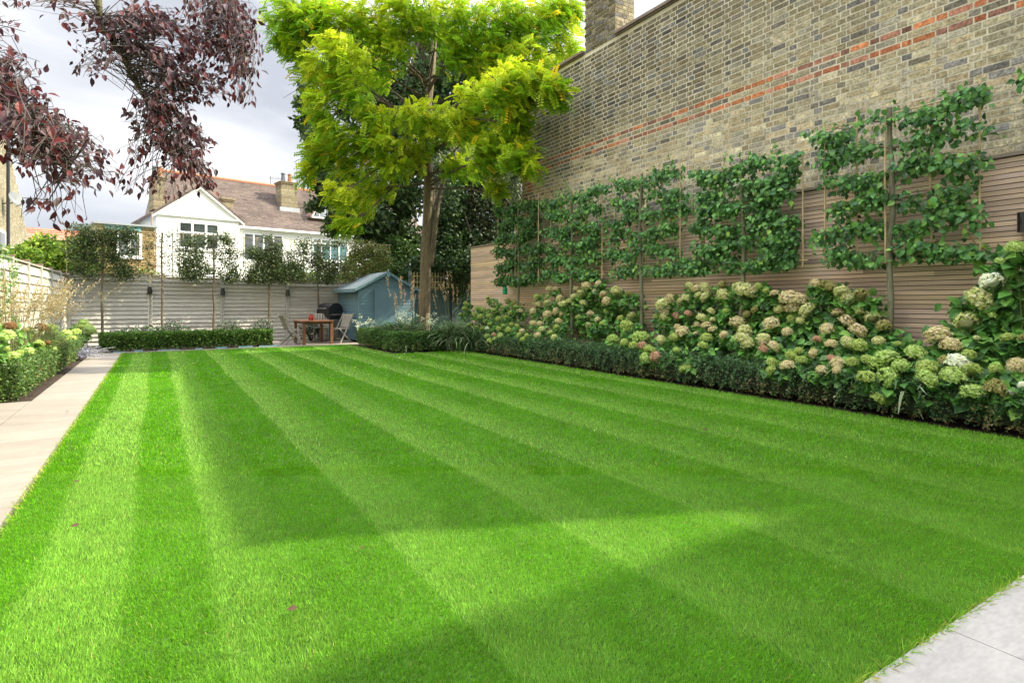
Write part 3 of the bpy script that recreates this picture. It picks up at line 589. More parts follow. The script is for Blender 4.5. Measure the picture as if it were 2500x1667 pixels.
h1 = [(250,130,14,'g'),(105,165,14,'g'),(95,200,16,'g'),(70,235,12,'g'),(180,195,16,'g'),(220,205,15,'g'),(290,210,16,'g'),(200,250,18,'g'),(255,245,16,'g'),(320,265,18,'g'),(380,145,18,'d'),(420,160,18,'d'),(370,255,14,'g'),(400,225,16,'g'),(125,305,14,'g'),(175,320,12,'g'),(215,330,14,'g'),(260,300,12,'g'),(140,355,12,'g'),(345,190,12,'g'),(245,327,12,'W'),(430,185,14,'g'),(160,235,13,'g'),(290,160,12,'d')]
h2 = [(385,340,20,'g'),(320,330,16,'g'),(405,300,14,'g'),(350,310,14,'g'),(265,410,20,'G'),(300,400,20,'G'),(330,375,18,'G'),(290,370,15,'r'),(475,345,18,'p'),(440,310,14,'g'),(480,400,18,'g'),(455,370,16,'g'),(505,375,16,'g'),(245,378,16,'G'),(460,215,20,'p')]
h3 = [(655,70,22,'p'),(695,70,16,'p'),(570,120,18,'g'),(585,170,22,'p'),(545,215,20,'p'),(640,160,20,'c'),(720,130,24,'p'),(750,165,22,'c'),(640,235,26,'p'),(700,215,26,'p'),(740,235,18,'p'),(545,295,22,'p'),(590,295,16,'p'),(605,335,22,'c'),(575,370,20,'p'),(715,280,22,'p'),(700,320,18,'g'),(665,355,18,'g'),(685,385,20,'c'),(785,150,20,'c'),(730,170,20,'c'),(815,120,20,'c')]
h3b = [(830,70,20,'p'),(895,50,28,'p'),(860,100,24,'c'),(975,35,20,'p'),(960,90,24,'p'),(1010,105,24,'p'),(1030,150,28,'p'),(880,165,26,'c'),(1095,85,34,'c'),(1175,100,22,'d'),(925,235,24,'p'),(845,255,18,'g'),(970,270,18,'p'),(1000,295,16,'g'),(1030,215,18,'g'),(1195,245,26,'c'),(1120,260,20,'g'),(1160,310,38,'g'),(910,305,14,'p')]
h4 = [(1070,400,32,'G'),(1145,420,24,'g'),(1250,385,46,'G'),(1205,440,26,'g'),(1265,440,26,'r'),(1300,460,24,'g'),(1290,520,34,'G'),(1350,512,32,'r'),(1330,470,24,'g')]
h5 = [(320,170,38,'c'),(375,130,30,'p'),(340,225,24,'p'),(330,250,24,'c'),(285,250,22,'g'),(410,250,26,'r'),(490,230,24,'r'),(500,50,26,'c'),(540,65,28,'p'),(600,60,34,'c'),(715,45,28,'d'),(475,130,28,'c'),(440,155,24,'c'),(560,110,26,'c'),(605,120,34,'W'),(720,105,38,'c'),(640,215,24,'c'),(580,260,32,'c'),(650,270,18,'c'),(550,305,20,'p'),(610,310,30,'p'),(650,335,24,'p'),(450,350,40,'p'),(400,385,30,'g'),(420,320,22,'p'),(610,390,34,'g'),(585,440,28,'g'),(725,370,26,'p'),(415,470,20,'g'),(310,400,26,'c'),(540,360,14,'p'),(740,215,20,'g'),(495,585,34,'g'),(460,595,26,'g')]
h5 = [h if h[3] != 'W' else (h[0], h[1], h[2], 'c') for h in h5]
h6 = [(860,70,50,'c'),(905,80,44,'p'),(820,60,34,'c'),(930,205,26,'d'),(875,235,24,'d'),(815,295,46,'p'),(860,345,40,'c'),(850,400,48,'c'),(880,430,36,'c'),(985,390,36,'c'),(975,415,34,'p'),(985,465,28,'r'),(1050,445,34,'p'),(1035,300,46,'p'),(1140,350,30,'p'),(1055,100,26,'p'),(1150,130,54,'p'),(1210,140,46,'p'),(1180,190,42,'p'),(1275,210,46,'c'),(1090,195,32,'c'),(1170,260,30,'g'),(1225,275,24,'c'),(950,50,22,'g'),(1000,80,18,'g')]
h6b = [(1040,550,30,'g'),(1035,600,28,'g'),(1140,570,40,'p'),(1165,505,32,'g'),(1235,540,34,'g'),(1215,475,24,'g')]
h7 = [(45,45,36,'d'),(80,50,34,'d'),(-20,30,30,'p'),(150,85,40,'c'),(195,130,44,'c'),(280,110,40,'d'),(130,225,32,'p'),(55,330,38,'p'),(190,285,46,'p'),(260,345,46,'p'),(285,210,46,'c'),(355,255,40,'c'),(430,310,40,'d'),(190,415,36,'c'),(85,430,34,'p'),(265,440,44,'g'),(85,525,26,'r'),(125,560,42,'p'),(120,600,24,'p'),(25,605,34,'p'),(225,550,36,'g'),(395,410,34,'c'),(-30,490,28,'p'),(-10,400,24,'r')]
h8 = [(450,520,60,'G'),(395,555,55,'G'),(320,530,32,'g'),(540,575,46,'G'),(460,650,62,'G'),(320,655,54,'g'),(640,490,56,'G'),(400,785,44,'g'),(715,590,55,'g'),(710,660,58,'G'),(525,430,20,'g')]
h9 = [(1140,20,60,'W'),(1045,140,70,'c'),(970,290,60,'c'),(785,375,66,'p'),(870,440,52,'p'),(920,555,64,'W'),(890,640,62,'G'),(1010,600,46,'g'),(1015,745,62,'G'),(1170,720,58,'d'),(1270,750,26,'W'),(1345,700,28,'W'),(1300,570,46,'p'),(1240,390,36,'g'),(1140,240,24,'G'),(990,500,34,'g'),(830,540,34,'d'),(1160,590,32,'g'),(1335,390,26,'d'),(1040,390,18,'c'),(1293,-200,46,'G'),(1190,-115,24,'G')]
hydrangea(h1, *O1, xr, 'hydrangea with small lime heads at the far end of the cedar fence', .075, 60)
hydrangea(h2, *O1, xr, 'low lime flowered hydrangea spilling over the hedge below the green feeder', .075, 40)
hydrangea(h3, *O1, xr, 'pinkish cream hydrangea left of the second pleached trunk from the far end', .08, 50)
hydrangea(h3b, *O1, xr, 'tall hydrangea with pinkish heads just left of the middle bare trunk', .09, 75)
hydrangea(h4, *O1, xr, 'low hydrangea of big round lime heads at the foot of the middle bare trunk', .09, 42)
hydrangea(h5, *O2, xr, 'wide creamy hydrangea just right of the middle bare trunk', .09, 48)
hydrangea(h6, *O2, xr, 'pinkish hydrangea in front of the second nearest pleached trunk', .095, 52)
hydrangea(h6b, *O2, xr, 'small cluster of lime and pink heads hanging low over the hedge', .09, 40)
hydrangea(h7, *O3, xr, 'pink and olive hydrangea just left of the nearest pleached trunk', .10, 52)
hydrangea(h8, *O3, xr, 'hydrangea with large fresh lime mopheads at the foot of the nearest pleached trunk', .115, 40)
hydrangea(h9, *O3, lambda z: 6.52+min(max((z-.42)/.6, 0), 1)*.45, 'tall hydrangea with white and lime heads at the right edge', .125, 95, spread=1.5)
xl = lambda z: -1.50-min(max((z-.40)/.5, 0), 1)*.18+random.uniform(-.04, .04)
O4 = (0, 620, 4.356)
l1 = [(85,770,52,'b'),(60,865,58,'G'),(250,810,32,'d'),(380,960,34,'g'),(280,1040,44,'G'),(110,1090,52,'G'),(40,1010,30,'g'),(190,1050,30,'g'),(20,900,40,'G')]
l2 = [(430,790,52,'b'),(530,800,54,'G'),(575,850,38,'G'),(690,850,42,'G'),(690,940,44,'g'),(560,960,44,'g'),(480,950,32,'b'),(530,1020,42,'G'),(640,1110,42,'G'),(400,960,40,'g'),(620,900,34,'g')]
l3 = [(780,840,50,'g'),(880,740,44,'G'),(930,800,50,'G'),(1095,800,40,'G'),(1095,860,36,'G'),(1070,930,42,'g'),(960,830,44,'g'),(750,900,38,'g'),(835,780,34,'g'),(1010,760,30,'d')]
LG = [(.11, .23, .045), (.08, .17, .045), (.16, .30, .06)]
hydrangea(l1, *O4, xl, 'lime hydrangea with one brown head at the near left of the path bed', .08, 45, sgn=-1, cols=LG)
hydrangea(l2, *O4, xl, 'lime hydrangea with brown heads in the middle of the path bed', .085, 45, sgn=-1, cols=LG)
hydrangea(l3, *O4, xl, 'pale lime hydrangea at the far end of the path by the back hedge', .09, 45, sgn=-1, cols=LG)
# =============================================================== GRASSES AND PERENNIALS
def blades(name, base, n, ln, bend, spreadr, cols, label, cat, wd=.012, mat=None, par=None, up=1.0, lean=(0, 0)):
    r = par or empty(name, tuple(base), label=label, cat=cat); P = np.zeros((n, 3)); P[:, :2] = rng.normal(0, spreadr, (n, 2))
    D = np.stack([rng.normal(lean[0], .35, n), rng.normal(lean[1], .35, n), np.full(n, up)], -1); h = D.copy(); h[:, 2] = 0; Nn = -unit(h)+np.array([0, 0, .8])
    foliage('leaves', t_blade(6, wd, bend), P, D, np.cross(np.cross(D, Nn), D), ln*rng.uniform(.6, 1.15, n), pal(n, cols, .15), mat or mLeafSoft, r); return r
def plumes(r, n, h, lean, cols, spreadr, psz, curve=.25, stemc=(.30, .26, .12), m=26):
    q = MB(); parts = []
    for i in range(n):
        b = np.array([random.gauss(0, spreadr), random.gauss(0, spreadr), 0]); d = np.array([random.gauss(lean[0], lean[2]), random.gauss(lean[1], lean[2]), 1.0]); hh = h*random.uniform(.75, 1.08)
        P = [b+d*hh*t+np.array([lean[0], lean[1], -.3])*curve*t**3*hh for t in np.linspace(0, 1, 6)]; q.tube(P, [.003, .0028, .0024, .002, .0018, .001], 4, stemc, cap=False)
        t = rng.uniform(.72, 1.02, m)[:, None]; pp_ = b+d*hh*t+np.array([lean[0], lean[1], -.3])*curve*t**3*hh+rng.normal(0, .012, (m, 3)); parts.append(scatter(T_QUAD, pp_, np.tile(d, (m, 1))+rng.normal(0, .3, (m, 3)), rdir(m), psz*rng.uniform(.6, 1.2, m), pal(m, cols, .15)))
    q.build('stalks', mTwig, r); V, Fs, C = join_fol(parts); mk('plumes', V, Fs, mLeafSoft, r, C)
p, _ = PX(110, 800, -1.88)
g1 = empty('feather_grass', (-1.85, 12.2, 0), label='clump of straw coloured feather grass leaning right by the left fence', cat='grass')
plumes(g1, 95, 1.62, (.20, .10, .16), [(.50, .40, .23), (.40, .32, .17), (.58, .48, .30)], .10, .035, .3)
blades('x', None, 420, .95, .45, .12, [(.12, .2, .06), (.30, .28, .12), (.16, .22, .08)], None, None, .013, par=g1, lean=(.15, .05))
g2 = empty('feather_grass', (-1.90, 10.4, 0), label='tall upright pale feather grass at the near end of the left fence', cat='grass')
plumes(g2, 30, 1.55, (.05, .06, .10), [(.48, .38, .21), (.40, .31, .16)], .10, .035, .15)
blades('x', None, 200, .8, .5, .10, [(.14, .24, .07), (.2, .28, .09)], None, None, .013, par=g2)
# russian sage
rs = empty('russian_sage', (-1.42, 14.9, 0), label='wispy blue violet sage flopping over the end of the path', cat='flowers'); q = MB(); parts = []
for i in range(80):
    d = np.array([random.gauss(.42, .4), random.gauss(-.2, .45), random.uniform(.5, 1)]); h = random.uniform(.35, .62)
    P = [d*h*t+np.array([0, 0, -.45])*t*t*h for t in np.linspace(0, 1, 6)]; q.tube(P, .0035, 4, (.42, .42, .42), cap=False)
    m = 16; t = rng.uniform(.4, 1, m)[:, None]; parts.append(scatter(T_QUAD, d*h*t+np.array([0, 0, -.45])*t*t*h+rng.normal(0, .008, (m, 3)), rdir(m), rdir(m), .022*rng.uniform(.7, 1.3, m), pal(m, [(.26, .22, .46), (.36, .34, .52), (.5, .5, .58)], .1)))
q.build('stems', mTwig, rs); V, Fs, C = join_fol(parts); mk('flowers', V, Fs, mPetal, rs, C)
# grasses round the tree
for (px, Z_, n_, ln_, lab) in ((985, 15.0, 620, 1.15, 'green fountain grass left of the big tree trunk'), (1105, 14.5, 620, 1.1, 'dark green grass clump right of the big tree trunk'), (1150, 14.2, 420, 1.0, 'arching grass between the green fence and the lime hydrangea'), (1040, 14.4, 220, .75, 'short grass at the foot of the big tree')):
    p = AT(px, 800, Z_); p[2] = 0; g = blades('ornamental_grass', p, n_, ln_, .8, .13, [(.12, .22, .08), (.20, .30, .14), (.09, .17, .07), (.32, .38, .22)], lab, 'grass', .021)
    if px == 985: plumes(g, 13, 1.75, (.02, 0, .10), [(.36, .25, .17), (.44, .33, .22)], .12, .05, .1, (.25, .24, .12), 34)
    if px == 1105: plumes(g, 10, 1.85, (.0, 0, .14), [(.40, .28, .16), (.46, .36, .22)], .12, .05, .1, (.25, .24, .12), 34)
# striped grass by nearest trunk
g3 = empty('striped_grass', (7.02, 3.0, 0), label='variegated striped grass blades rising right of the nearest pleached trunk', cat='grass')
blades('x', None, 34, 1.0, .75, .10, [(.12, .25, .12), (.32, .42, .26), (.1, .2, .1)], None, None, .026, par=g3, lean=(-.05, .0))
g4 = empty('striped_grass', (6.85, 3.6, .25), label='thin arching striped grass left of the nearest pleached trunk', cat='grass')
blades('x', None, 46, .62, .9, .08, [(.16, .3, .12), (.3, .42, .22)], None, None, .020, par=g4, lean=(-.12, -.1))
# white flowers
def umbels(px, py, Z_, n_, lab):
    p = AT(px, py, Z_); r = empty('white_flowers', (p[0], p[1], 0), label=lab, cat='flowers', group='white flower clusters by the shed and tree'); q = MB(); parts = []
    for i in range(n_):
        e_ = np.array([random.gauss(0, .13), random.gauss(0, .1), p[2]+random.gauss(0, .10)]); q.tube([(e_[0]*.3, e_[1]*.3, 0), e_*[.7, .7, .6], e_], .005, 4, (.10, .16, .05), cap=False)
        m = 24; foliage('flower_head', T_QUAD, e_+rng.normal(0, .028, (m, 3)), rdir(m, (0, 0, .4)), rdir(m), .035*rng.uniform(.7, 1.2, m), pal(m, [(.78, .80, .72), (.66, .72, .55)], .08), mPetal, r)
    q.build('stems', mTwig, r)
umbels(893, 790, 15.2, 12, 'small white flower cluster against the front of the blue shed')
umbels(985, 775, 14.8, 22, 'largest white flower cluster left of the big tree trunk')
umbels(1055, 780, 14.4, 12, 'white flower cluster in front of the big tree trunk')
def bush(name, c, r_, n, sz, cols, lab, cat='shrub', T=T_QUAD, mat=None, group=None, stemc=(.1, .07, .04), shell=.5, wts=None):
    c = np.array(c, float); r = empty(name, (c[0], c[1], 0), label=lab, cat=cat, group=group); P, d = ell((0, 0, c[2]), r_, n, shell); P += .18*np.array(r_)*np.stack([np.sin(P[:, 2]*5+c[0]), np.sin(P[:, 0]*4+c[1]), np.sin(P[:, 1]*5+P[:, 0]*3)], -1); ok = P[:, 2] > .02; P, d = P[ok], d[ok]; n = len(P)
    foliage('leaves', T, P, rdir(n, (0, 0, -.2))+d*.5, rdir(n, (0, 0, .4))+d*.5, sz*rng.uniform(.6, 1.3, n), pal(n, cols, .2, wts), mat or mLeaf, r); q = MB()
    for i in range(5): a = rng.normal(0, .5, 2)*np.array(r_[:2]); q.tube([(0, 0, 0), (a[0]*.4, a[1]*.4, c[2]*.6), (a[0], a[1], c[2]+r_[2]*.4)], [.03, .02, .008], 6, stemc)
    q.build('stems', mTwig, r); return r
bush('round_bush', (5.25, 15.1, .42), (.30, .26, .20), 1500, .04, [(.05, .09, .02), (.10, .13, .04)], 'small dark rounded bush in front of the shed')
for x_, lab in ((.35, 'lavender tuft below the second bare trunk of the back row'), (1.75, 'grey green lavender under the middle post light'), (2.65, 'pinkish lavender near the right end of the back hedge'), (4.0, 'low leafy plants behind the table')):
    bush('lavender', (x_, 18.2, .38), (.34, .25, .30), 700, .07, [(.13, .19, .12), (.10, .15, .08), (.22, .22, .2)], lab, 'plant', mat=mLeafSoft)
bush('border_plants', (-.6, 18.3, .3), (.7, .25, .25), 700, .08, [(.07, .15, .05), (.12, .12, .14)], 'low dark plants behind the left end of the back hedge', 'plant')
# ivy on left fence
iv = empty('climbing_ivy', (-2.0, 9.3, 0), label='variegated climber growing over the near end of the left fence', cat='climber'); n = 5200
yy = rng.uniform(-1.6, 2.6, n); zz = rng.uniform(.6, 2.02, n); f = np.sin(yy*3.1+zz*2)*np.sin(yy*7.3-zz*4)+.5*np.sin(zz*9+yy*5); lim = (f > -.12-.5*np.clip(.2-yy, 0, 1)+.25*np.clip(yy-.8, 0, 2)); yy, zz = yy[lim], zz[lim]; n = len(yy)
foliage('leaves', T_QUAD, np.stack([rng.uniform(0.05, .14, n), yy, zz], -1), rdir(n, (.2, 0, -.6)), rdir(n, (1, -.3, .5), .5), .05*rng.uniform(.6, 1.3, n), pal(n, [(.08, .17, .04), (.14, .24, .06), (.05, .10, .04), (.34, .38, .22)], .2, [4, 3, 3, 1]), mLeaf, iv)
q = MB()
for i in range(9):
    y = random.uniform(-1.5, 2.3); q.tube([(0.06, y, 0), (.07, y+random.gauss(0, .1), .7), (.06, y+random.gauss(0, .2), 1.4), (.06, y+random.gauss(0, .25), 1.9)], [.01, .008, .006, .003], 5, (.16, .11, .06))
q.build('stems', mTwig, iv)
# =============================================================== PLEACHED TREES
def pleached_right(yc, y0, y1, z0, z1, n, label, dens=1.0, dark=1.0):
    x = 7.15; r = empty('pleached_hornbeam', (x, yc, 0), label=label, cat='tree', group='pleached trees along the cedar fence')
    q = MB(); P = [(-.06, random.gauss(0, .01)+.02*sin(z*3+yc), z) for z in np.linspace(0, z1+.03, 12)]; q.tube(P, np.linspace(.036, .024, 12), 12, (.17, .165, .105)); q.build('trunk', mBark, r)
    q = MB(); tiers = np.linspace(z0+.06, z1-.06, 6); parts = []
    for t in tiers:
        for sg, ye in ((-1, y0-yc), (1, y1-yc)):
            yy = np.linspace(0, ye, 7); q.tube([(0.0+random.gauss(0, .012), a, t-.05+.05*min(1, i/2)+random.gauss(0, .012)) for i, a in enumerate(yy)], np.linspace(.014, .005, 7), 6, (.22, .19, .13))
    q.build('branches', mBark, r)
    m = int(n*2.9*(y1-y0)/1.7*dens); ti = rng.integers(0, 6, m); sg_ = rng.random(m) < (y1-yc)/(y1-y0); ext = 1+rng.uniform(-.16, .26, (6, 2)); ext[[0, 5]] += .05; frac = rng.random(m)**.85; yv = np.where(sg_, (y1-yc)*ext[ti, 1], (y0-yc)*ext[ti, 0])*(.03+.97*frac)+rng.normal(0, .03, m); tz = tiers[ti]-.03+np.abs(rng.normal(0, .05, m))*rng.choice([-1.5, 1], m)+.05*np.sin(yv*6+ti*2+yc)
    f = np.sin(yv*5.3+tz*3.7+yc)*np.sin(tz*8.1+yc*2-yv*2.3); keep = (f > -.30) | (rng.random(m) < .35); yv, tz = yv[keep], tz[keep]; m = len(yv)
    tz = np.clip(tz, z0-.08, z1+.13); P = np.stack([rng.normal(-.02, .085, m), yv, tz], -1)
    D = rdir(m, (-.35, 0, -.75), .55); Nn = rdir(m, (-.9, -.25, .55), .45)
    C = pal(m, [(.08, .20, .055), (.06, .15, .05), (.13, .27, .065), (.045, .105, .045)], .2, [4, 3.5, 2.4, 2.5]); C[rng.random(m) < .02] = (.20, .32, .06); C *= dark
    foliage('leaves', T_OV, P, D, Nn,   .076*rng.uniform(.6, 1.3, m), C, mLeaf, r)
    # stray shoots
    q = MB(); parts = []
    for i in range(9):
        b = np.array([random.gauss(-.03, .03), random.uniform(y0-yc, y1-yc), random.choice([z1, z1, z1-.5, z0+.4])]); d = np.array([random.gauss(-.25, .25), random.gauss(0, .5), random.uniform(.2, .9)]); L_ = random.uniform(.12, .3); e_ = b+d*L_; q.tube([b, (b+e_)/2+[0, 0, .02], e_], [.004, .003, .002], 4, (.2, .2, .1))
        k = 7; t = rng.random((k, 1)); parts.append(scatter(T_OV, b+d*L_*t, rdir(k, tuple(d), .7), rdir(k, (-.6, 0, .8), .4), .07*rng.uniform(.6, 1.1, k), pal(k, [(.08, .2, .05), (.14, .28, .06)], .15)))
    q.build('shoots', mTwig, r); V, Fs, C = join_fol(parts); mk('shoot_leaves', V, Fs, mLeaf, r, C)
    fr = MB(); cc_ = (.52, .40, .22)
    for ya in (y0-yc, y0-yc+(y1-y0)*.28, y0-yc+(y1-y0)*.55, y0-yc+(y1-y0)*.78, y1-yc): xc_ = random.choice([-.05, .02, .04]); fr.tube([(xc_, ya, z0-.08), (xc_, ya+random.gauss(0, .01), (z0+z1)/2), (xc_, ya, z1+.05+random.random()*.06)], [.0125, .011, .009], 7, np.array(cc_)*random.gauss(1, .1))
    for z in (z0, z1-.02): fr.tube([(.028, y0-yc-.08, z), (.028, y1-yc+.06, z+.01)], .009, 7, cc_)
    fr.tube([(.075, y0-yc+.02, z0+.02), (.075, y0-yc+.28, z0+.42)], .009, 7, cc_); fr.tube([(.075, y1-yc-.02, z0+.02), (.075, y1-yc-.28, z0+.42)], .009, 7, cc_)
    fr.build('bamboo_frame', mCane, r); return r
pleached_right(3.25, 2.45, 4.02, 1.73, 3.38, 1750, 'nearest fully visible pleached hornbeam by the cedar fence, trunk showing full height')
pleached_right(5.19, 4.36, 5.95, 1.74, 3.20, 2500, 'dense pleached hornbeam second nearest along the cedar fence')
pleached_right(7.21, 6.35, 7.98, 1.74, 3.38, 1850, 'middle pleached hornbeam with a sparse top and pale bent trunk', .85)
pleached_right(9.16, 8.32, 9.98, 1.72, 3.40, 2100, 'pleached hornbeam fourth from the camera along the cedar fence')
pleached_right(11.15, 10.35, 12.1, 1.70, 3.50, 2600, 'dark pleached hornbeam at the far end of the cedar fence', dark=.7)
pleached_right(1.27, .4, 1.98, 1.74, 3.75, 1900, 'pleached hornbeam cut off by the right edge of the picture')
def pleached_back(xc, x0, x1, n, label, z0=1.85, z1=3.12, cols=None, dark=1):
    y = 18.6; r = empty('pleached_evergreen', (xc, y, 0), label=label, cat='tree', group='pleached trees along the back fence')
    q = MB(); P = [(random.gauss(0, .012), 0, z) for z in np.linspace(0, z1, 10)]; q.tube(P, np.linspace(.036, .02, 10), 9, (.15, .12, .085)); q.build('trunk', mBark, r)
    q = MB()
    for t in np.linspace(z0+.1, z1-.1, 5):
        for xe in (x0-xc, x1-xc): q.tube([(0, 0, t-.04), (xe*.5, random.gauss(0, .02), t), (xe, 0, t+.02)], [.010, .008, .004], 5, (.16, .13, .09))
    for _ in range(26): b = np.array([random.uniform(x0-xc, x1-xc), 0, random.uniform(z0, z1-.1)]); q.tube([b, b+[random.gauss(0, .12), random.gauss(0, .06), random.uniform(.03, .2)]], [.004, .002], 4, (.15, .12, .07))
    q.build('branches', mTwig, r); m = int(n*1.7); c = rng.uniform(x0-xc, x1-xc, (44, 1)), rng.uniform(z0, z1, (44, 1)); k = np.minimum((rng.random(m)**1.25*44).astype(int), 43)
    P = np.stack([c[0][k, 0]+rng.normal(0, .11, m), rng.normal(0, .10, m), np.clip(c[1][k, 0]+rng.normal(0, .09, m), z0-.08, z1+.1)], -1)
    P = P[(P[:, 0] > x0-xc-.2) & (P[:, 0] < x1-xc+.2)]; m = len(P)
    foliage('leaves', T_QUAD, P, rdir(m, (0, 0, .2)), rdir(m), .062*rng.uniform(.6, 1.25, m), pal(m, cols or [(.045, .075, .03), (.03, .05, .025), (.10, .13, .06), (.07, .10, .03)], .22)*dark, mLeaf, r)
    fr = MB(); cc_ = (.42, .32, .19)
    for xa in np.linspace(x0-xc-.1, x1-xc+.1, 5): fr.tube([(xa, .04, z0-.12), (xa+random.gauss(0, .01), .04, z1+.02)], .010, 6, np.array(cc_)*random.gauss(1, .15))
    for z in np.linspace(z0, z1, 4): fr.tube([(x0-xc-.16, .062, z), (x1-xc+.16, .062, z)], .008, 6, cc_)
    fr.build('bamboo_frame', mCane, r); return r
pleached_back(-1.25, -1.9, -.6, 5200, 'leftmost pleached evergreen of the back row, dense to the left of its trunk')
pleached_back(.1, -.35, .52, 420, 'nearly bare pleached tree second from the left in the back row')
pleached_back(1.38, .62, 2.12, 4200, 'pleached evergreen in front of the white gabled house bay')
pleached_back(2.87, 2.28, 3.52, 5200, 'dense pleached evergreen in the middle of the back row')
pleached_back(4.31, 3.6, 4.95, 3900, 'pleached evergreen whose trunk stands behind the table')
pleached_back(5.8, 5.05, 6.6, 5200, 'yellow green pleached tree rising behind the blue shed', cols=[(.14, .20, .04), (.09, .14, .03), (.20, .24, .08), (.06, .09, .03), (.22, .14, .08)])
# =============================================================== BIG TREES
def rib(i, k): return 1+.07*sin(k*2.4+i*.35)+.05*sin(k*5.1-i*.2)
ZT = 16.3
tr = empty('golden_robinia', (6.47, 15.2, 0), label='tall tree with bright yellow green feathery foliage in the back corner', cat='tree'); B0 = np.array([6.47, 15.2, 0])
def tp(pts): return [AT(a, b, c)-B0 for a, b, c in pts]
q = MB()
def spine(P, m):
    P = np.array(P); t = np.linspace(0, len(P)-1, m); return [np.array([np.interp(v, range(len(P)), P[:, j]) for j in range(3)]) for v in t]
q.tube(spine([(0, 0, -.05), (0, 0, .25)]+tp([(1038, 700, ZT), (1040, 620, ZT), (1045, 520, ZT), (1046, 430, ZT), (1040, 330, ZT), (1046, 250, ZT), (1055, 180, ZT+.3), (1060, 100, ZT+.6), (1062, 20, ZT+1), (1060, -120, ZT+1.2)]), 46), np.concatenate([np.linspace(.18, .15, 8), np.linspace(.15, .125, 16), np.linspace(.125, .035, 22)]), 26, (.17, .135, .085), ridge=rib)
q.tube(spine(tp([(1050, 650, ZT), (1057, 600, ZT-.08), (1064, 540, ZT-.05), (1074, 470, ZT+.1), (1090, 420, ZT+.2), (1112, 385, ZT+.3), (1140, 350, ZT+.5)]), 20), np.linspace(.085, .045, 20), 16, (.15, .12, .08), ridge=rib)
q.build('trunk', mBark, tr, smooth=True)
CL = [(700,60,55,70),(760,50,70,70),(830,60,80,80),(830,150,80,70),(775,190,42,80),(735,120,45,50),(930,60,90,80),(1050,40,100,70),(1180,60,110,90),(1300,60,90,80),(1365,30,60,60),(1385,110,38,60),(1260,150,90,60),(1335,165,62,62),
      (790,270,42,62),(860,230,60,60),(900,170,75,60),(960,130,60,60),(990,40,80,60),(1120,130,60,60),(1190,160,60,55),(1180,235,85,48),(1240,215,75,58),(1285,240,40,40),(1255,290,45,48),(1345,230,35,40),(1300,205,40,40),
      (905,300,58,36),(830,330,70,42),(785,385,45,42),(870,370,70,38),(960,290,52,34),(1010,282,60,36),(1090,290,78,34),(1060,330,80,36),(1150,322,70,40),(1200,358,70,38),(1265,385,58,42),(1300,412,26,26),(890,420,70,32),(960,405,60,40),(1005,375,45,40),(1120,405,58,34),(1195,400,60,38),(940,455,42,22),(875,500,55,36),(860,545,44,26),(1205,468,26,28),(935,350,55,35),(760,420,25,25),(830,470,40,22),(1230,330,50,30)]
parts = []; qb = MB()
for i, (cx, cy, rx, ry) in enumerate(CL):
    low = cy > 255; Zc = (14.9+random.uniform(-.6, .9)) if low else ZT+random.uniform(-2.2, 1.6)
    if cy < 200 and random.random() < .5: Zc = ZT-1.2
    if cx > 1140 and cy > 185: Zc = min(Zc, 6.9/((cx+rx*.3-CX)/F*cT+sT))
    c = AT(cx, cy, Zc)-B0; k = Zc/F; R3 = np.array([rx*k*.95, max(rx, ry)*k*.9, ry*k*.92]); n = int(rx*ry*.082)+46
    P, d = ell((0, 0, 0), R3, n, .42)
    # rotate x of the ellipsoid to the picture's sideways direction
    P = np.stack([P[:, 0]*cT+P[:, 1]*sT, -P[:, 0]*sT+P[:, 1]*cT, P[:, 2]], -1)+c; P[:, 2] += .10*np.sin(P[:, 0]*6)+.08*np.sin(P[:, 1]*5)
    hf = np.sin(P[:, 0]*3.3+P[:, 2]*2.1)*np.sin(P[:, 1]*3.1-P[:, 2]*3.7+1); kp = (hf > -.32) | (rng.random(n) < .22); P, d = P[kp], d[kp]; n = len(P)
    outw = unit((P-np.array([0, 0, P[:, 2].mean()]))*np.array([1, 1, 0])); D = outw*.9+rng.normal(0, .55, (n, 3))+np.array([0, 0, -.35]); Nn = rdir(n, (0, 0, 1.3), .5)
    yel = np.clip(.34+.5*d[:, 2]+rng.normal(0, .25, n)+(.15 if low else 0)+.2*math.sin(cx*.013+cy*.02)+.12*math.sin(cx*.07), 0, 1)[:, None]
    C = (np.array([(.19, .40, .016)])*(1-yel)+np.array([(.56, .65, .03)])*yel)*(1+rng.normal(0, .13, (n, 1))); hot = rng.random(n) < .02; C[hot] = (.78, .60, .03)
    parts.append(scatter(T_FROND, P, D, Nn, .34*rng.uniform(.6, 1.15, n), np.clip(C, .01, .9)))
    # limb to the clump
    h = c[2]; zz = random.uniform(4.3, 6.4) if h < 6.5 else h-random.uniform(.5, 1.8); src = AT(1046 if h > 0 else 1046, 737-(min(zz, 8.5)-H)*F/ZT, ZT)-B0
    mid = src*.45+c*.55+np.array([random.gauss(0, .2), random.gauss(0, .2), .15]); qb.tube(spine([src, mid, c+[0, 0, -.1]], 8), np.linspace(.034, .010, 8), 7, (.10, .08, .05))
    for _ in range(4): e_ = c+rng.normal(0, 1, 3)*R3*.6; qb.tube([mid*.3+c*.7, (c+e_)/2, e_], [.012, .009, .004], 5, (.13, .10, .06))
V, Fs, C = join_fol(parts); mk('crown', V, Fs, mRobinia, tr, C); qb.build('branches', mBark, tr)
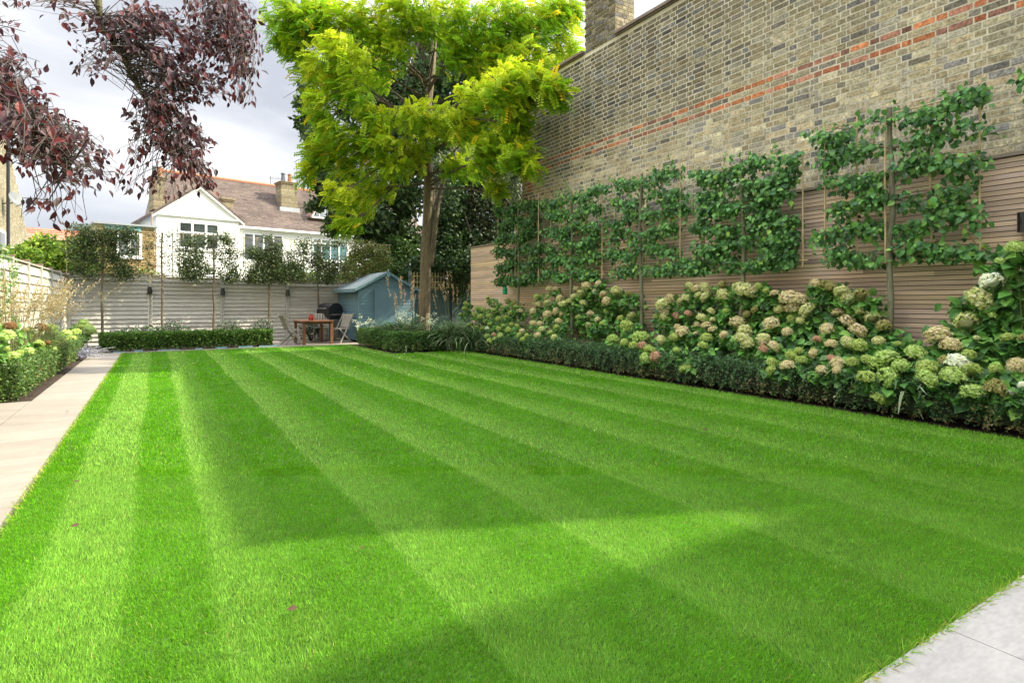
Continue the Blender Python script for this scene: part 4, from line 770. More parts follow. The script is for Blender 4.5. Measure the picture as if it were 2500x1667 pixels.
def big_tree(name, base, trunkpts, rad, clumps, dens, lsz, cols, label, T=T_QUAD, wts=None, zj=1.0, droop=-.3, tc_=(.10, .085, .06), mat=None, shell=.5):
    base = np.array(base, float); r = empty(name, tuple(base), label=label, cat='tree'); q = MB(); tpz = [np.array(t)-base for t in trunkpts]; q.tube(spine([(0, 0, -.1)]+tpz, 16), np.linspace(rad, rad*.3, 16), 12, tc_, ridge=rib); q.build('trunk', mBark, r, smooth=True); parts = []; qb = MB()
    for cx, cy, rx, ry, Zc in clumps:
        c = AT(cx, cy, Zc)-base; k = Zc/F; R3 = np.array([rx*k, max(rx, ry)*k*.8, ry*k]); n = int(rx*ry*dens*2.4)+30; P, d = ell((0, 0, 0), R3, n, shell); P = np.stack([P[:, 0]*cT+P[:, 1]*sT, -P[:, 0]*sT+P[:, 1]*cT, P[:, 2]], -1)+c
        f = np.sin(P[:, 0]*4.1+P[:, 2]*3)*np.sin(P[:, 1]*3.7-P[:, 2]*4.3); P = P[(f > -.45) | (rng.random(n) < .4)]; n = len(P)
        parts.append(scatter(T, P, rdir(n, (0, 0, droop), .8), rdir(n, (0, 0, .7), .8), lsz*rng.uniform(.6, 1.3, n), pal(n, cols, .22, wts)))
        s = tpz[min(len(tpz)-1, random.randrange(1, len(tpz)))] if len(tpz) > 1 else tpz[0]; qb.tube(spine([s, s*.4+c*.6+[0, 0, .2], c], 6), np.linspace(rad*.3, .015, 6), 6, tc_)
    V, Fs, C = join_fol(parts); mk('crown', V, Fs, mat or mLeaf, r, C); qb.build('branches', mBark, r); return r
DK = [(.045, .085, .03), (.03, .06, .025), (.065, .11, .035), (.09, .14, .04)]
b = AT(1040, 760, 22.0); b[2] = 0
big_tree('sycamore', b, [AT(1050, 600, 22), AT(1055, 400, 22), AT(1050, 200, 22.3), AT(1040, 50, 22.6)], .30,
         [(770,290,40,40,22),(790,340,55,45,21.5),(830,430,70,45,21),(800,440,45,40,21.5),(870,480,75,50,20.8),(900,530,60,50,20.6),(840,500,40,40,21.2),(960,470,70,70,21.5),(900,250,90,80,22),(1000,230,100,90,22.5),(1100,200,100,90,22.5),(1200,200,100,80,23),(1290,200,50,60,23.5),(960,330,90,80,22),(1060,350,100,80,22),(1140,300,90,80,22.5),(1230,290,80,70,23.5),(960,560,55,55,21.5),(1010,600,50,50,21.5),(950,610,50,35,21),(1000,480,50,60,21.6),(900,100,100,60,23),(1080,90,110,70,23),(1230,110,80,60,23.5),(850,180,60,60,22.5),(930,585,35,20,21),(800,475,30,30,21.5),(760,260,26,50,22),(750,310,22,40,22),(775,330,40,40,21.8),(738,250,20,26,22),(735,290,22,22,22),(745,215,22,20,22),(760,395,26,30,21.5),(775,440,30,24,21.3),(815,560,34,20,21),(830,540,40,26,21),(860,450,70,50,21),(900,575,45,26,20.9),(770,500,25,20,21.3)],
         .15, .20, DK, 'dark leaved sycamore filling the gap behind the golden tree', wts=[4, 4, 2, 1])
b = AT(1150, 770, 20.5); b[2] = 0
big_tree('grey_willow', b, [AT(1150, 600, 20.5), AT(1150, 420, 20.5), AT(1150, 350, 20.6)], .16,
         [(1150,430,70,60,20),(1210,430,60,60,20),(1180,500,85,60,20),(1240,500,45,70,20.2),(1120,500,55,60,20.5),(1150,570,80,50,20),(1220,570,60,45,20),(1090,430,45,60,20.8),(1240,400,40,40,20.5),(1180,380,70,40,20.5),(1262,430,22,60,16.5),(1265,520,18,60,16.5),(1255,350,24,40,17),(1240,470,40,60,18),(1190,610,70,40,20)],
         .30, .125, [(.10, .125, .07), (.06, .085, .045), (.16, .18, .12), (.04, .06, .03)], 'grey green fine leaved tree between the golden tree and the brick house', droop=-.9, wts=[3, 3, 1.5, 2])
b = AT(1105, 770, 19.4); b[2] = 0
big_tree('ivy_tree', b, [AT(1105, 600, 19.4), AT(1108, 450, 19.4), AT(1110, 340, 19.5)], .18,
         [(1100,600,40,60,19.2),(1105,500,34,70,19.2),(1120,640,65,38,19),(1170,650,55,34,19),(1060,640,45,40,19.4),(1075,560,35,55,19.4),(1110,420,30,50,19.4),(1020,655,40,30,19.6),(1130,590,50,40,19.4)],
         .34, .14, [(.035, .075, .03), (.025, .05, .025), (.06, .10, .035)], 'trunk thickly clothed in dark ivy just right of the golden tree')
b = AT(965, 770, 20.8); b[2] = 0
big_tree('elder_bush', b, [AT(965, 690, 20.8), AT(968, 620, 20.8)], .06, [(950,650,50,40,20.4),(990,670,45,35,20.4),(930,660,32,34,20.6),(985,620,45,35,20.8),(1020,690,30,25,20.2),(960,600,40,30,21)], .26, .13, [(.07, .15, .035), (.05, .10, .03), (.14, .22, .06)], 'fresh green bushy tree between the shed roof and the big trunk')
# bushes beyond the back fence
BG = 'shrubs beyond the back fence'
def pb(px, py, Z_, rx, ry, n, sz, cols, lab, **k):
    c = AT(px, py, Z_); kk = Z_/F; return bush('background_shrub', c, (rx*kk, rx*kk*.7, ry*kk), n, sz, cols, lab, group=BG, **k)
YG = [(.19, .30, .03), (.13, .22, .03), (.28, .38, .05), (.08, .15, .03)]
pb(160, 640, 21.5, 68, 62, 5200, .14, YG, 'bright yellow green shrub over the left corner of the back fence')
pb(95, 610, 20, 40, 40, 1800, .13, YG, 'yellow green shrub spray below the red tiled roof')
pb(215, 650, 22.5, 50, 60, 2600, .13, [(.10, .16, .04), (.16, .17, .06), (.22, .13, .08)], 'reddish green shrub behind the leftmost pleached evergreen')
pb(50, 625, 14.5, 42, 26, 1500, .09, YG, 'leafy shoots over the near part of the left fence')
pb(330, 680, 22.5, 75, 24, 2400, .12, [(.10, .17, .04), (.2, .24, .07), (.26, .13, .07)], 'low green shrub in front of the yellow brick extension')
pb(700, 672, 23, 80, 30, 3000, .12, [(.06, .11, .03), (.09, .16, .04)], 'dark green shrub above the middle of the back fence')
pb(800, 680, 22.5, 60, 20, 1500, .10, [(.16, .24, .05), (.4, .4, .2), (.1, .16, .04)], 'flowering shrub with pale tips left of the shed roof')
pb(890, 665, 23.5, 66, 50, 3600, .12, [(.10, .15, .03), (.16, .22, .05), (.06, .10, .03)], 'mixed green shrub right behind the shed roof')
pb(1120, 695, 19.6, 75, 50, 3600, .11, [(.035, .065, .025), (.025, .05, .02), (.06, .09, .03)], 'dark evergreen mass behind the trellis')
# copper beech
cbb = np.array([-3.6, 3.6, 0.])
cb = empty('copper_beech', tuple(cbb), label='copper beech branches with dark purple leaves hanging into the upper left', cat='tree')
q = MB(); q.tube(spine([(0, 0, -.1), (0, 0, 2), (.1, .2, 4), (.4, .6, 6.2), (.8, 1.0, 8)], 18), np.linspace(.30, .12, 18), 16, (.16, .15, .13), ridge=rib); q.build('trunk', mBark, cb, smooth=True)
def cbp(px, py, Z_): return AT(px, py, Z_)-cbb
q = MB(); main = [np.array([.4, .6, 6.2]), cbp(200, -160, 4.9), cbp(235, -40, 4.9), cbp(243, 30, 4.9), (cbp(248, 70, 4.95)), cbp(272, 100, 5.0), cbp(298, 140, 5.0), cbp(318, 180, 5.1), cbp(345, 225, 5.2), cbp(372, 290, 5.3), cbp(400, 350, 5.4), cbp(440, 410, 5.5)]
q.tube(spine(main, 40), np.concatenate([np.linspace(.06, .022, 12), np.linspace(.022, .004, 28)]), 9, (.10, .095, .045))
lm = [np.array([.1, .2, 4]), cbp(-260, 60, 3.5), cbp(-120, 150, 3.4), cbp(-30, 230, 3.3), cbp(50, 300, 3.3), cbp(120, 370, 3.4), cbp(170, 420, 3.5)]
q.tube(spine(lm, 24), np.linspace(.05, .004, 24), 8, (.09, .075, .06))
um = [np.array([.8, 1.0, 8]), cbp(420, -300, 6), cbp(500, -150, 5.8), cbp(540, -20, 5.7), cbp(580, 80, 5.7), cbp(610, 150, 5.7)]
q.tube(spine(um, 24), np.linspace(.06, .005, 24), 8, (.09, .08, .06))
# (src branch, start t range, end ellipse cx cy rx ry Z, twigs, leaves per twig)
BR = {'m': np.array(spine(main, 60)), 'l': np.array(spine(lm, 60)), 'u': np.array(spine(um, 60))}
CLB = [('m', .30, .55, 330, 60, 90, 70, 5.1, 40, 11), ('m', .30, .6, 430, 90, 90, 80, 5.3, 50, 13), ('u', .4, .8, 520, 50, 90, 60, 5.6, 50, 13), ('u', .5, .9, 590, 60, 55, 60, 5.7, 34, 12), ('m', .5, .8, 420, 180, 80, 60, 5.3, 46, 12), ('u', .6, .95, 520, 150, 80, 50, 5.6, 38, 12), ('u', .7, 1, 600, 120, 42, 45, 5.7, 22, 10), ('u', .8, 1, 590, 190, 35, 30, 5.6, 14, 9), ('m', .6, .85, 500, 215, 70, 40, 5.4, 34, 11), ('u', .8, 1, 600, 250, 28, 18, 5.6, 9, 8),
       ('m', .65, .9, 360, 270, 60, 50, 5.2, 26, 9), ('m', .7, .95, 430, 300, 60, 50, 5.4, 34, 11), ('m', .8, 1, 470, 370, 55, 55, 5.5, 40, 12), ('m', .85, 1, 490, 430, 42, 40, 5.5, 26, 11), ('m', .8, 1, 395, 370, 55, 35, 5.2, 20, 7), ('m', .6, .8, 240, 110, 60, 40, 4.9, 14, 6), ('m', .5, .7, 220, 170, 50, 35, 4.8, 10, 5), ('m', .25, .4, 200, 40, 60, 50, 4.8, 12, 6), ('m', .75, .95, 310, 380, 40, 20, 5.0, 6, 6), ('m', .8, 1, 310, 470, 45, 14, 5.1, 7, 6), ('m', .9, 1, 400, 470, 60, 20, 5.2, 9, 2),
       ('l', .35, .7, 10, 190, 60, 70, 3.3, 28, 9), ('l', .45, .8, 60, 260, 60, 50, 3.3, 34, 10), ('l', .5, .9, 40, 330, 70, 50, 3.3, 40, 10), ('l', .6, 1, 130, 320, 70, 40, 3.4, 30, 8), ('l', .7, 1, 190, 350, 60, 35, 3.5, 22, 7), ('l', .7, 1, 100, 400, 80, 30, 3.4, 22, 6), ('l', .8, 1, 200, 450, 60, 30, 3.5, 14, 5), ('l', .8, 1, 130, 530, 90, 20, 3.6, 10, 5), ('l', .7, 1, 260, 410, 40, 30, 3.6, 9, 5), ('l', .1, .4, 10, 60, 60, 60, 3.4, 10, 5), ('l', .3, .6, 60, 160, 60, 40, 3.4, 7, 4), ('m', .2, .35, 60, 5, 90, 20, 4.2, 12, 6)]
parts = []
for (bn, ta, tb_, cx, cy, rx, ry, Zc, nt_, nl) in CLB:
    for w__ in range(int(nt_*1.5)):
        s = BR[bn][int(random.uniform(ta, tb_)*59)]; a = random.uniform(0, 2*pi); rr = random.random()**.5
        e_ = cbp(cx+rx*rr*cos(a), cy+ry*rr*sin(a), Zc+random.gauss(0, .3)); L_ = np.linalg.norm(e_-s)
        m1 = s*.6+e_*.4+np.array([random.gauss(0, .05), random.gauss(0, .05), .10*L_+random.gauss(0, .05)]); m2 = s*.25+e_*.75+np.array([random.gauss(0, .04), random.gauss(0, .04), .08*L_+random.gauss(0, .03)])
        tw = spine([s, m1, m2, e_], 10); q.tube(tw, np.linspace(.0042, .0012, 10), 4, (.07, .055, .045), cap=False); TW = np.array(tw)
        k = max(2, int(random.gauss(nl*.52, 2))) if w__ < nt_ else 1; t = rng.uniform(.55, 1.0, k)*9; i0 = np.clip(t.astype(int), 0, 8); fr_ = (t-i0)[:, None]; P = TW[i0]*(1-fr_)+TW[i0+1]*fr_
        side_ = TW[-1]-TW[-3]; side_ = side_/np.linalg.norm(side_)
        if random.random() < .3: ax = TW[random.randint(2, 6)]; bx = ax+(TW[-1]-ax)*random.uniform(.3, .9)+rng.normal(0, .07, 3); q.tube(spine([ax, (ax+bx)/2+rng.normal(0, .03, 3), bx], 5), [.0022, .002, .0017, .0014, .001], 3, (.085, .07, .06), cap=False)
        D = rdir(k, tuple(side_*.7+np.array([0, 0, -.75])), .55); P = P+rng.normal(0, .025, (k, 3)); Nn = rdir(k, (.1, -.6, .7), .6)
        C = pal(k, [(.060, .018, .022), (.10, .022, .024), (.15, .028, .025), (.085, .05, .058), (.15, .11, .125)], .22, [4, 3, 1.6, 3, 2]); parts.append(scatter(T_BEECH, P, D, Nn, 0.0265*np.clip(Zc/1.75, 2.3, 2.9)*rng.uniform(.6, 1.2, k), C))
q.build('branches', mTwig, cb); V, Fs, C = join_fol(parts); mk('leaves', V, Fs, mBeech, cb, C)
# =============================================================== HOUSES BEYOND
A = radians(11.1); E1 = np.array([cos(A), sin(A)]); E2 = np.array([-sin(A), cos(A)])
def frame(px, Z_):
    o = AT(px, HY, Z_)[:2]
    def loc(x, y, t=0.0):   # photo pixel -> local (s, t, z) on the facade plane t metres back
        d = np.array([(x-CX)/F*cT+sT, -(x-CX)/F*sT+cT]); k = (o@E2+t)/(d@E2); p = d*k; return (p-o)@E1, t, H+(HY-y)/F*k
    return o, loc
o_, LC = frame(382, 30.0)
wh = empty('white_house', (o_[0], o_[1], 0), A, label='white rendered house with brown tiled roof and gabled bay beyond the back fence', cat='house')
WH = (.84, .84, .81); BRN = (.135, .105, .092)
def sz(px, py, t=0): s, _, z = LC(px, py, t); return s, z
# bay
sA, zA = sz(382, 521); sB, zB = sz(584, 536); sP, zP = sz(484, 457); zA = zB = (zA+zB)/2; sP = (sA+sB)/2
q = MB(); q.prism([(sA, 0), (sB, 0), (sB, zA), (sP, zP-.05), (sA, zA)], lambda a, b, t: (a, t, b), 0, 6, WH); q.build('wall', mRender, wh)
q = MB(); q.box(sA-.12, sB+.12, -.10, -.0, zA-.10, zA+.02, (.55, .58, .55)); q.build('gutter', mPaint, wh)
q = MB()
for sx, e0 in ((-1, sA), (1, sB)):
    ee = e0+sx*.25; dz = (zP-zA)/(sB-sP)*.25; q.prism([(sP, zP+.02), (ee, zA-dz+.02), (ee, zA-dz+.16), (sP, zP+.16)], lambda a, b, t: (a, t, b), -.12, 6, BRN)
q.build('bay_roof', mTile, wh)
q = MB()
for sx, e0 in ((-1, sA), (1, sB)):
    ee = e0+sx*.25; dz = (zP-zA)/(sB-sP)*.25; q.prism([(sP, zP-.10), (ee, zA-dz-.10), (ee, zA-dz+.018), (sP, zP+.018)], lambda a, b, t: (a, t, b), -.118, -.005, (.72, .71, .66))
q.build('bargeboard', mPaint, wh)
# main block front at t=1
s0m, zem = sz(584, 556, 1.0); s1m, ze2 = sz(868, 572, 1.0); zem = (zem+ze2)/2+.0; sL = sz(380, 430, 5.0)[0]
q = MB(); q.box(sB+.001, s1m, 1.0, 9, 0, zem, WH); q.box(sL+.11, sB, 6.01, 9, 0, zem-.2, WH); q.build('wall', mRender, wh)
sR0, zR0 = sz(512, 437, 5.0); sR1, zR1 = sz(796, 469, 5.0); zr = (zR0+zR1)/2
s2m = sz(905, 470, 5.0)[0]; q = MB(); rr_ = 46
for i in range(rr_):   # tile courses from eave to ridge
    f0, f1 = i/rr_, (i+1)/rr_; ya, yb = .8+(5.0-.8)*f0, .8+(5.0-.8)*f1; za_, zb_ = zem+.02+(zr-zem-.02)*f0, zem+.02+(zr-zem-.02)*f1
    n_ = 40; xs_ = np.linspace(sL, s2m, n_+1)
    for j in range(n_):
        if xs_[j] < sB and za_ < zP-.2 and ya < 5.0 and False: continue
        c = np.array(BRN)*random.gauss(1, .12)*(1.12 if random.random() < .1 else 1)
        q.add([(xs_[j], ya, za_+.03), (xs_[j+1], ya, za_+.03), (xs_[j+1], yb, zb_), (xs_[j], yb, zb_), (xs_[j], ya, za_), (xs_[j+1], ya, za_)], [(0, 1, 2, 3), (4, 5, 1, 0)], c)
q.add([(sL, 5, zr), (s2m, 5, zr), (s2m, 9.4, zem), (sL, 9.4, zem)], [(0, 1, 2, 3)], BRN)
q.add([(sL, .8, zem), (sL, 5, zr), (sL, 9.4, zem)], [(0, 1, 2)], (.3, .26, .2)); q.build('roof', mTile, wh)
q = MB(); q.tube([(sL, 5, zr+.02), (s2m, 5, zr+.02)], .12, 8, (.48, .20, .12)); q.build('ridge', mTerra, wh)
q = MB(); q.box(sB+.05, s1m+.1, .70, .82, zem-.14, zem-.01, (.78, .80, .80)); q.build('gutter', mPaint, wh)
def window(par, s0, s1, z0, z1, t, cols_, rows_, fw=.07, fc=(.86, .87, .87), gc=(.05, .06, .06), top=None):
    f = MB(); f.box(s0, s1, t-.06, t-.01, z0, z0+fw, fc); f.box(s0, s1, t-.06, t-.01, z1-fw, z1, fc); f.box(s0, s0+fw, t-.06, t-.01, z0+fw, z1-fw, fc); f.box(s1-fw, s1, t-.06, t-.01, z0+fw, z1-fw, fc)
    for i in range(1, cols_): m = s0+(s1-s0)*i/cols_; f.box(m-fw*.6, m+fw*.6, t-.055, t-.012, z0+fw, z1-fw, fc)
    if top: f.box(s0+fw, s1-fw, t-.057, t-.013, top-fw*.5, top+fw*.5, fc)
    wo = f.build('window', mPaint, par); g = MB(); g.box(s0+.02, s1-.02, t-.03, t-.005, z0+.02, z1-.02, gc); g.build('pane', mGlass, wo)
    g = MB(); g.box(s0-.06, s1+.06, t-.11, t-.002, z0-.07, z0-.004, fc); g.build('sill', mPaint, wo); return wo
a, zt = sz(434.5, 539); b_, zb = sz(535, 612); window(wh, a, b_, zb, zt, 0, 3, 1, .09, top=sz(480, 569)[1])
a, zt = sz(594, 568, 1.0); b_, zb = sz(690, 640, 1.0); window(wh, a, b_, zb, zt, 1.0, 4, 1, .07)
a, zt = sz(762, 582, 1.0); b_, zb = sz(848, 640, 1.0); window(wh, a, b_, zb, zt, 1.0, 4, 1, .07, gc=(.05, .13, .14), top=sz(800, 596, 1.0)[1])
a, zt = sz(440, 679); b_, zb = sz(540, 689); window(wh, a, b_, zb-.6, zt, 0, 3, 1, .07)
a, zt = sz(588, 684, 1.0); b_, zb = sz(640, 689, 1.0); window(wh, a, b_, zb-.6, zt, 1, 2, 1, .07)
def chimney(px0, px1, pyt, pyb, t, dep, label=None, pots=0, lead=False):
    s0_, zt_ = sz(px0, pyt, t); s1_, zb_ = sz(px1, pyb, t); q = MB(); z_ = zb_-.3; course = .12
    while z_ < zt_-.25:
        q.box(s0_, s1_, t, t+dep, z_+.012, z_+course, np.array((.225, .195, .135))*random.gauss(1, .14)); q.box(s0_+.01, s1_-.01, t+.01, t+dep-.01, z_, z_+.011, (.2, .17, .12)); z_ += course
    q.box(s0_-.05, s1_+.05, t-.05, t+dep+.05, z_+.001, z_+.10, (.26, .20, .13)); q.box(s0_-.10, s1_+.10, t-.10, t+dep+.10, z_+.102, zt_, (.24, .20, .15)); c = q.build('chimney', mBrick, wh)
    for k in range(pots): q = MB(); cx_ = s0_+(s1_-s0_)*(k+.7)/(pots+.4); q.lathe([(.13, zt_+.002), (.15, zt_+.1), (.11, zt_+.5), (.14, zt_+.56), (.14, zt_+.62)], cx_, t+dep/2, 12, [(.14, .15, .17), (.40, .20, .10)][k % 2]); q.build('chimney_pot', mTerra, c)
    if lead: q = MB(); q.box(s0_-.14, s1_+.1, t-.14, t-.012, zb_-.34, zb_-.05, (.36, .38, .41)); q.build('flashing', mPaint, c)
    return s0_, s1_, zt_
chimney(375, 403, 428, 500, 2.0, 1.2, pots=2)
chimney(544, 570, 481, 515, 2.2, .7)
cs0, cs1, czt = chimney(687, 726, 442, 508, 2.6, 1.0, pots=2, lead=True)
# dormer
a, zt = sz(761, 531, 1.6); b_, _ = sz(814, 531, 1.6); ap = sz(788, 484, 1.6)[1]; md = (a+b_)/2
q = MB(); q.prism([(a, zt), (b_, zt), (b_, zt+.1), (md, ap-.1), (a, zt+.1)], lambda u, v, t: (u, t, v), 1.6, 4.2, WH); dm = q.build('dormer', mRender, wh)
q = MB()
for sx, e0 in ((-1, a), (1, b_)): q.prism([(md, ap-.1), (e0+sx*.15, zt-.02), (e0+sx*.15, zt+.1), (md, ap+.04)], lambda u, v, t: (u, t, v), 1.45, 4.2, (.24, .15, .12))
q.build('roof', mTile, dm)
q = MB(); hh = ap-zt
q.prism([(md-.16, zt+.12), (md+.16, zt+.12), (md+.16, ap-.36), (md, ap-.22), (md-.16, ap-.36)], lambda u, v, t: (u, t, v), 1.575, 1.596, (.20, .22, .24))
q.prism([(a+.14, zt+.12), (md-.24, zt+.12), (md-.24, ap-.5)], lambda u, v, t: (u, t, v), 1.575, 1.596, (.20, .22, .24)); q.prism([(b_-.14, zt+.12), (md+.24, ap-.5), (md+.24, zt+.12)], lambda u, v, t: (u, t, v), 1.575, 1.596, (.20, .22, .24)); q.build('pane', mGlass, dm)
# drainpipes and aerials
q = MB(); q.tube([(sA-.22, -.08, zA), (sA-.22, -.08, zA-.7), (sA-.06, -.08, zA-1.3), (sA-.06, -.08, 0)], .05, 7, (.30, .24, .22)); q.build('drainpipe', mPlastic, wh)
q = MB(); q.tube([(s1m-.05, .92, zem), (s1m-.05, .92, 0)], .05, 7, (.06, .06, .07)); q.build('drainpipe', mPlastic, wh)
def aerial(px, pyt, pyb, t, label):
    s_, zt_ = sz(px, pyt, t); _, zb_ = sz(px, pyb, t); w_ = np.array([*(o_+E1*s_+E2*t), 0]); r = empty('roof_aerial', (w_[0], w_[1], zb_), A, label=label, cat='aerial'); h = zt_-zb_
    q = MB(); q.tube([(0, 0, 0), (0, 0, h)], .022, 5, (.2, .2, .2)); q.build('mast', mMetal, r); q = MB(); q.beam((-.1, 0, h*.8), (1.0, .1, h*.92), .02, .02, (.25, .25, .25))
    for k in range(6): x_ = -.05+k*.19; q.beam((x_, -.2, h*.8+.12*h*k/6), (x_, .2, h*.8+.12*h*k/6), .012, .012, (.25, .25, .25)); q.beam((x_, 0, h*.8+.12*h*k/6-.12), (x_, 0, h*.8+.12*h*k/6+.12), .012, .012, (.25, .25, .25))
    q.build('antenna', mMetal, r)
aerial(725, 407, 476, 2.55, 'taller television aerial strapped to the middle chimney')
aerial(661, 430, 456, 4.95, 'smaller television aerial left of the middle chimney on the ridge')
# white house right, behind trees
w2 = empty('white_house', (*(o_+E1*(s1m+.02)), 0), A, label='second white house glimpsed through leaves left of the big trunk', cat='house')
L2 = lambda x, y, t: (LC(x, y, t)[0]-s1m-.02, LC(x, y, t)[2]); wx = s2m-s1m-.04
q = MB(); q.box(0, wx+2.5, .985, 8, 0, zem-.01, (.80, .80, .82)); s_, _ = L2(943, 600, .6); q.box(s_, s_+.35, .6, .984, 0, zem-.02, (.78, .79, .82)); q.build('wall', mRender, w2)
q = MB(); q.prism([(.8, zem+.01), (5, zr), (9.4, zem+.01)], lambda a, b, t: (t, a, b), wx+.1, wx+2.8, (.135, .105, .092)); q.build('roof', mTile, w2)
s_, zt = L2(957, 583, .985); s2_, zb = L2(987, 640, .985); window(w2, s_, s2_, zb, zt, .985, 2, 1, .09)
# extension
o3, LC3 = frame(236, 27.5)
ex = empty('brick_extension', (o3[0], o3[1], 0), A, label='flat roofed yellow brick extension with white window and blue glass strip', cat='building')
s0_, _, z0_ = LC3(236, 549); s1_, _, z1_ = LC3(379, 553); ht = (z0_+z1_)/2
q = MB(); q.box(0.01, s1_-.01, .02, 5, 0, ht-.01, (.3, .22, .12)); q.build('wall', mMortar, ex)
brickwork('brickwork', ex, (0, 0, 0), (1, 0, 0), (0, -1, 0), 0, s1_, 1.6, ht, lambda s, z, j: np.array([(.27, .20, .095), (.31, .23, .12), (.22, .165, .085)][j.choice(3)])*(1+j.normal(0, .12)), .1)
q = MB(); q.box(-.15, s1_+.1, -.15, 5.1, ht, ht+.09, (.30, .33, .36)); q.build('roof', mPaint, ex)
a_, _, zt = LC3(255, 553); b2_, _, zb = LC3(345, 566); q = MB(); q.box(a_, b2_, -.05, -.014, zb, ht-.01, (.16, .36, .40)); q.build('glass_band', mGlass, ex)
a_, _, zt = LC3(284, 566); b2_, _, zb = LC3(346, 630); window(ex, a_, b2_, zb, zt, -.01, 2, 1, .1, gc=(.14, .16, .17))
# red roofed house far left
o4, LC4 = frame(60, 38.0)
rh = empty('red_roofed_house', (o4[0], o4[1], 0), A, label='low house with a red clay tile roof at the far left', cat='house')
q = MB(); zt = LC4(150, 548)[2]; ws = LC4(232, 600)[0]+1; q.box(0, ws, .5, 6, 0, 3.3, (.6, .58, .54)); q.build('wall', mRender, rh)
q = MB()
for i in range(26):
    f0, f1 = i/26, (i+1)/26; xs_ = np.linspace(-1, ws+.3, 21)
    for j in range(20): q.add([(xs_[j], -.2+4*f0, 2.9+(zt-2.9)*f0+.03), (xs_[j+1], -.2+4*f0, 2.9+(zt-2.9)*f0+.03), (xs_[j+1], -.2+4*f1, 2.9+(zt-2.9)*f1), (xs_[j], -.2+4*f1, 2.9+(zt-2.9)*f1)], [(0, 1, 2, 3)], np.array((.42, .17, .115))*random.gauss(1, .1))
q.box(-1, ws+.3, 3.8, 4.2, zt-.4, zt+.03, (.40, .17, .12)); q.build('roof', mTile, rh)
s_, _, _ = LC4(98, 585); f0 = .58; q = MB(); M = Matrix.Translation((s_, -.2+4*.52, 2.9+(zt-2.9)*.52)) @ Matrix.Rotation(atan2(zt-2.9, 4), 4, 'X'); q.box(0, 1.1, 0, .9, .03, .12, (.5, .52, .55), M); q.build('rooflight', mGlass, rh)
# brick neighbour far left: side wall with raking edge
P1, _ = PX(32, 398, -5.2); P2, _ = PX(70, 590, -5.2); nb = empty('brick_neighbour', (-5.2, 16, 0), label='yellow brick side wall with raking edge and black drainpipe at the left edge', cat='house')
sl4 = (P2[2]-P1[2])/(P2[1]-P1[1]); yb_ = P2[1]+(0-P2[2])/sl4*.0+.4; top = 12.0; yt = P1[1]+(top-P1[2])/sl4
q = MB(); q.prism([(8-16, 0), (P2[1]+.3-16, 0), (P2[1]+.3-16, P2[2]-.3), (P2[1]-16, P2[2]), (yt-16, top), (8-16, top)], lambda a, b, t: (t, a, b), -4, -.012, (.3, .25, .18)); q.build('wall', mMortar, nb)
def sk(a, b, z):  # bricks only inside the raking edge
    return b > (P1[1]+(z-P1[2])/sl4)
brickwork('brickwork', nb, (-.012, -16, 0), (0, 1, 0), (1, 0, 0), 13.5, P2[1]+.2, 1.5, 11.9, lambda s, z, j: np.array([(.27, .245, .185), (.31, .285, .22), (.23, .21, .165)][j.choice(3)])*(1+j.normal(0, .1)), .083, skip=sk)
pw, _ = PX(20, 500, -5.15); q = MB(); q.tube([(.05, pw[1]-16, 11), (.05, pw[1]-16, 0)], .06, 8, (.03, .03, .035)); q.build('drainpipe', mPlastic, nb)
pw, _ = PX(10, 560, -5.15); q = MB(); q.box(.004, .05, pw[1]-16-.9, pw[1]-16+.35, 1.0, 4.0, (.82, .82, .8)); q.build('window', mPaint, nb)
q = MB(); q.box(.03, .056, pw[1]-16-.8, pw[1]-16+.22, 1.1, 3.9, (.1, .11, .12)); q.build('pane', mGlass, nb)
dw, Zd = PX(38, 487, -4.8); ds = empty('satellite_dish', tuple(dw), label='grey satellite dish on the brick wall at the far left', cat='dish')
q = MB(); nn = 16; V = [(0, 0, 0)]+[(.06, .3*cos(2*pi*k/nn), .3*sin(2*pi*k/nn)) for k in range(nn)]; V = [np.array(v) for v in V]; Rm = np.array(Matrix.Rotation(radians(-40), 3, 'Z') @ Matrix.Rotation(radians(-25), 3, 'Y')); V = [Rm@v for v in V]; q.add(V+[v+np.array([-.01, .005, 0]) for v in V], [(0, k, k % nn+1) for k in range(1, nn+1)]+[(nn+1, nn+1+(k % nn+1), nn+1+k) for k in range(1, nn+1)], (.16, .17, .18)); q.build('reflector', mPaint, ds)
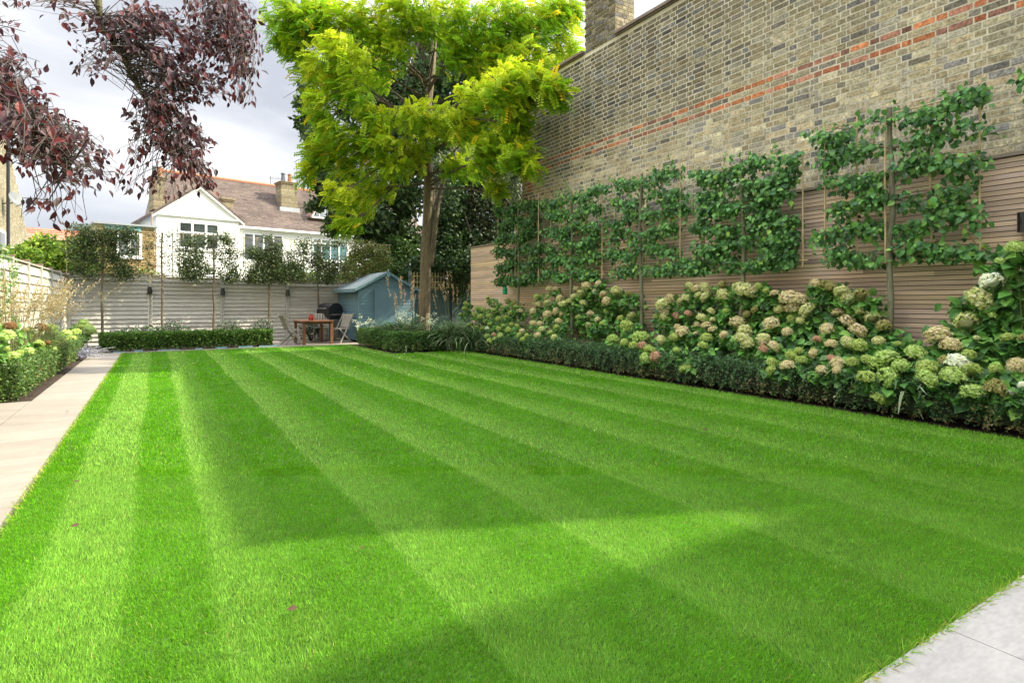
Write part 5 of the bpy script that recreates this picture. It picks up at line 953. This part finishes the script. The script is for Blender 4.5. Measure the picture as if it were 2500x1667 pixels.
q = MB(); q.tube([(-.4, .05, -.2), (-.1, 0, -.15), (0, 0, 0)], .025, 6, (.15, .15, .16)); q.tube([(0.02, 0, -.28), (.3, -.2, -.12)], .015, 6, (.15, .15, .16)); q.build('arm', mMetal, ds)
# old brick boundary wall with rounded terracotta coping
w0, _ = PX(0, 597, -2.75); w1, _ = PX(50, 628, -2.75); zt = w0[2]; bw = empty('boundary_wall', (-2.75, 9, 0), label='old brick boundary wall with round terracotta coping behind the left fence', cat='wall')
q = MB(); q.box(-.11, .11, -4, 5.0, 0, zt-.09, (.34, .16, .12)); q.build('brickwork', mBrick, bw)
q = MB(); y = -4
while y < 5.0: q.tube([(0, y, zt-.05), (0, min(y+.44, 5.0), zt-.05)], .13, 12, np.array((.50, .24, .15))*random.gauss(1, .08)); y += .45
q.build('coping', mTerra, bw)
# =============================================================== FALLEN LEAVES
fl = [(735,290),(460,330),(955,405),(1095,240)]
n = 0; gx = []
for (px, py) in [(160,1010),(195,1290),(445,1012),(430,1060),(190,1180),(727,1497),(677,1152),(1728,1054),(1398,1014),(570,995),(880,1350)]:
    x_, y_ = G(px, py); r = empty('fallen_leaf', (x_, y_, .022), random.uniform(0, 6), label='curled brown beech leaf lying on the lawn', cat='leaf', group='brown leaves on the lawn')
    foliage('blade', T_OV, np.zeros((1, 3)), np.array([[1, 0, .1]]), np.array([[.2, .3, 1.]]), np.array([.042]), np.array([(.14, .085, .055)]), mLeafSoft, r)
for (px, py) in [(857,858),(868,862),(889,857),(908,866),(912,870),(910,886),(1005,872),(1060,865),(1080,880),(1120,868),(990,866),(820,874),(755,877),(700,873),(545,868),(550,875),(475,890),(450,863),(868,895),(1100,895),(1135,882),(870,900),(760,870),(1170,905)]:
    x_, y_ = G(px, py); r = empty('fallen_petal', (x_, y_, .026), random.uniform(0, 6), label='tiny pale yellow leaflet fallen on the far lawn', cat='leaf', group='yellow leaflets on the lawn')
    foliage('blade', T_OV, np.zeros((1, 3)), np.array([[1, 0, .1]]), np.array([[.1, .1, 1.]]), np.array([.06]), np.array([(.62, .60, .25)]), mLeafSoft, r)
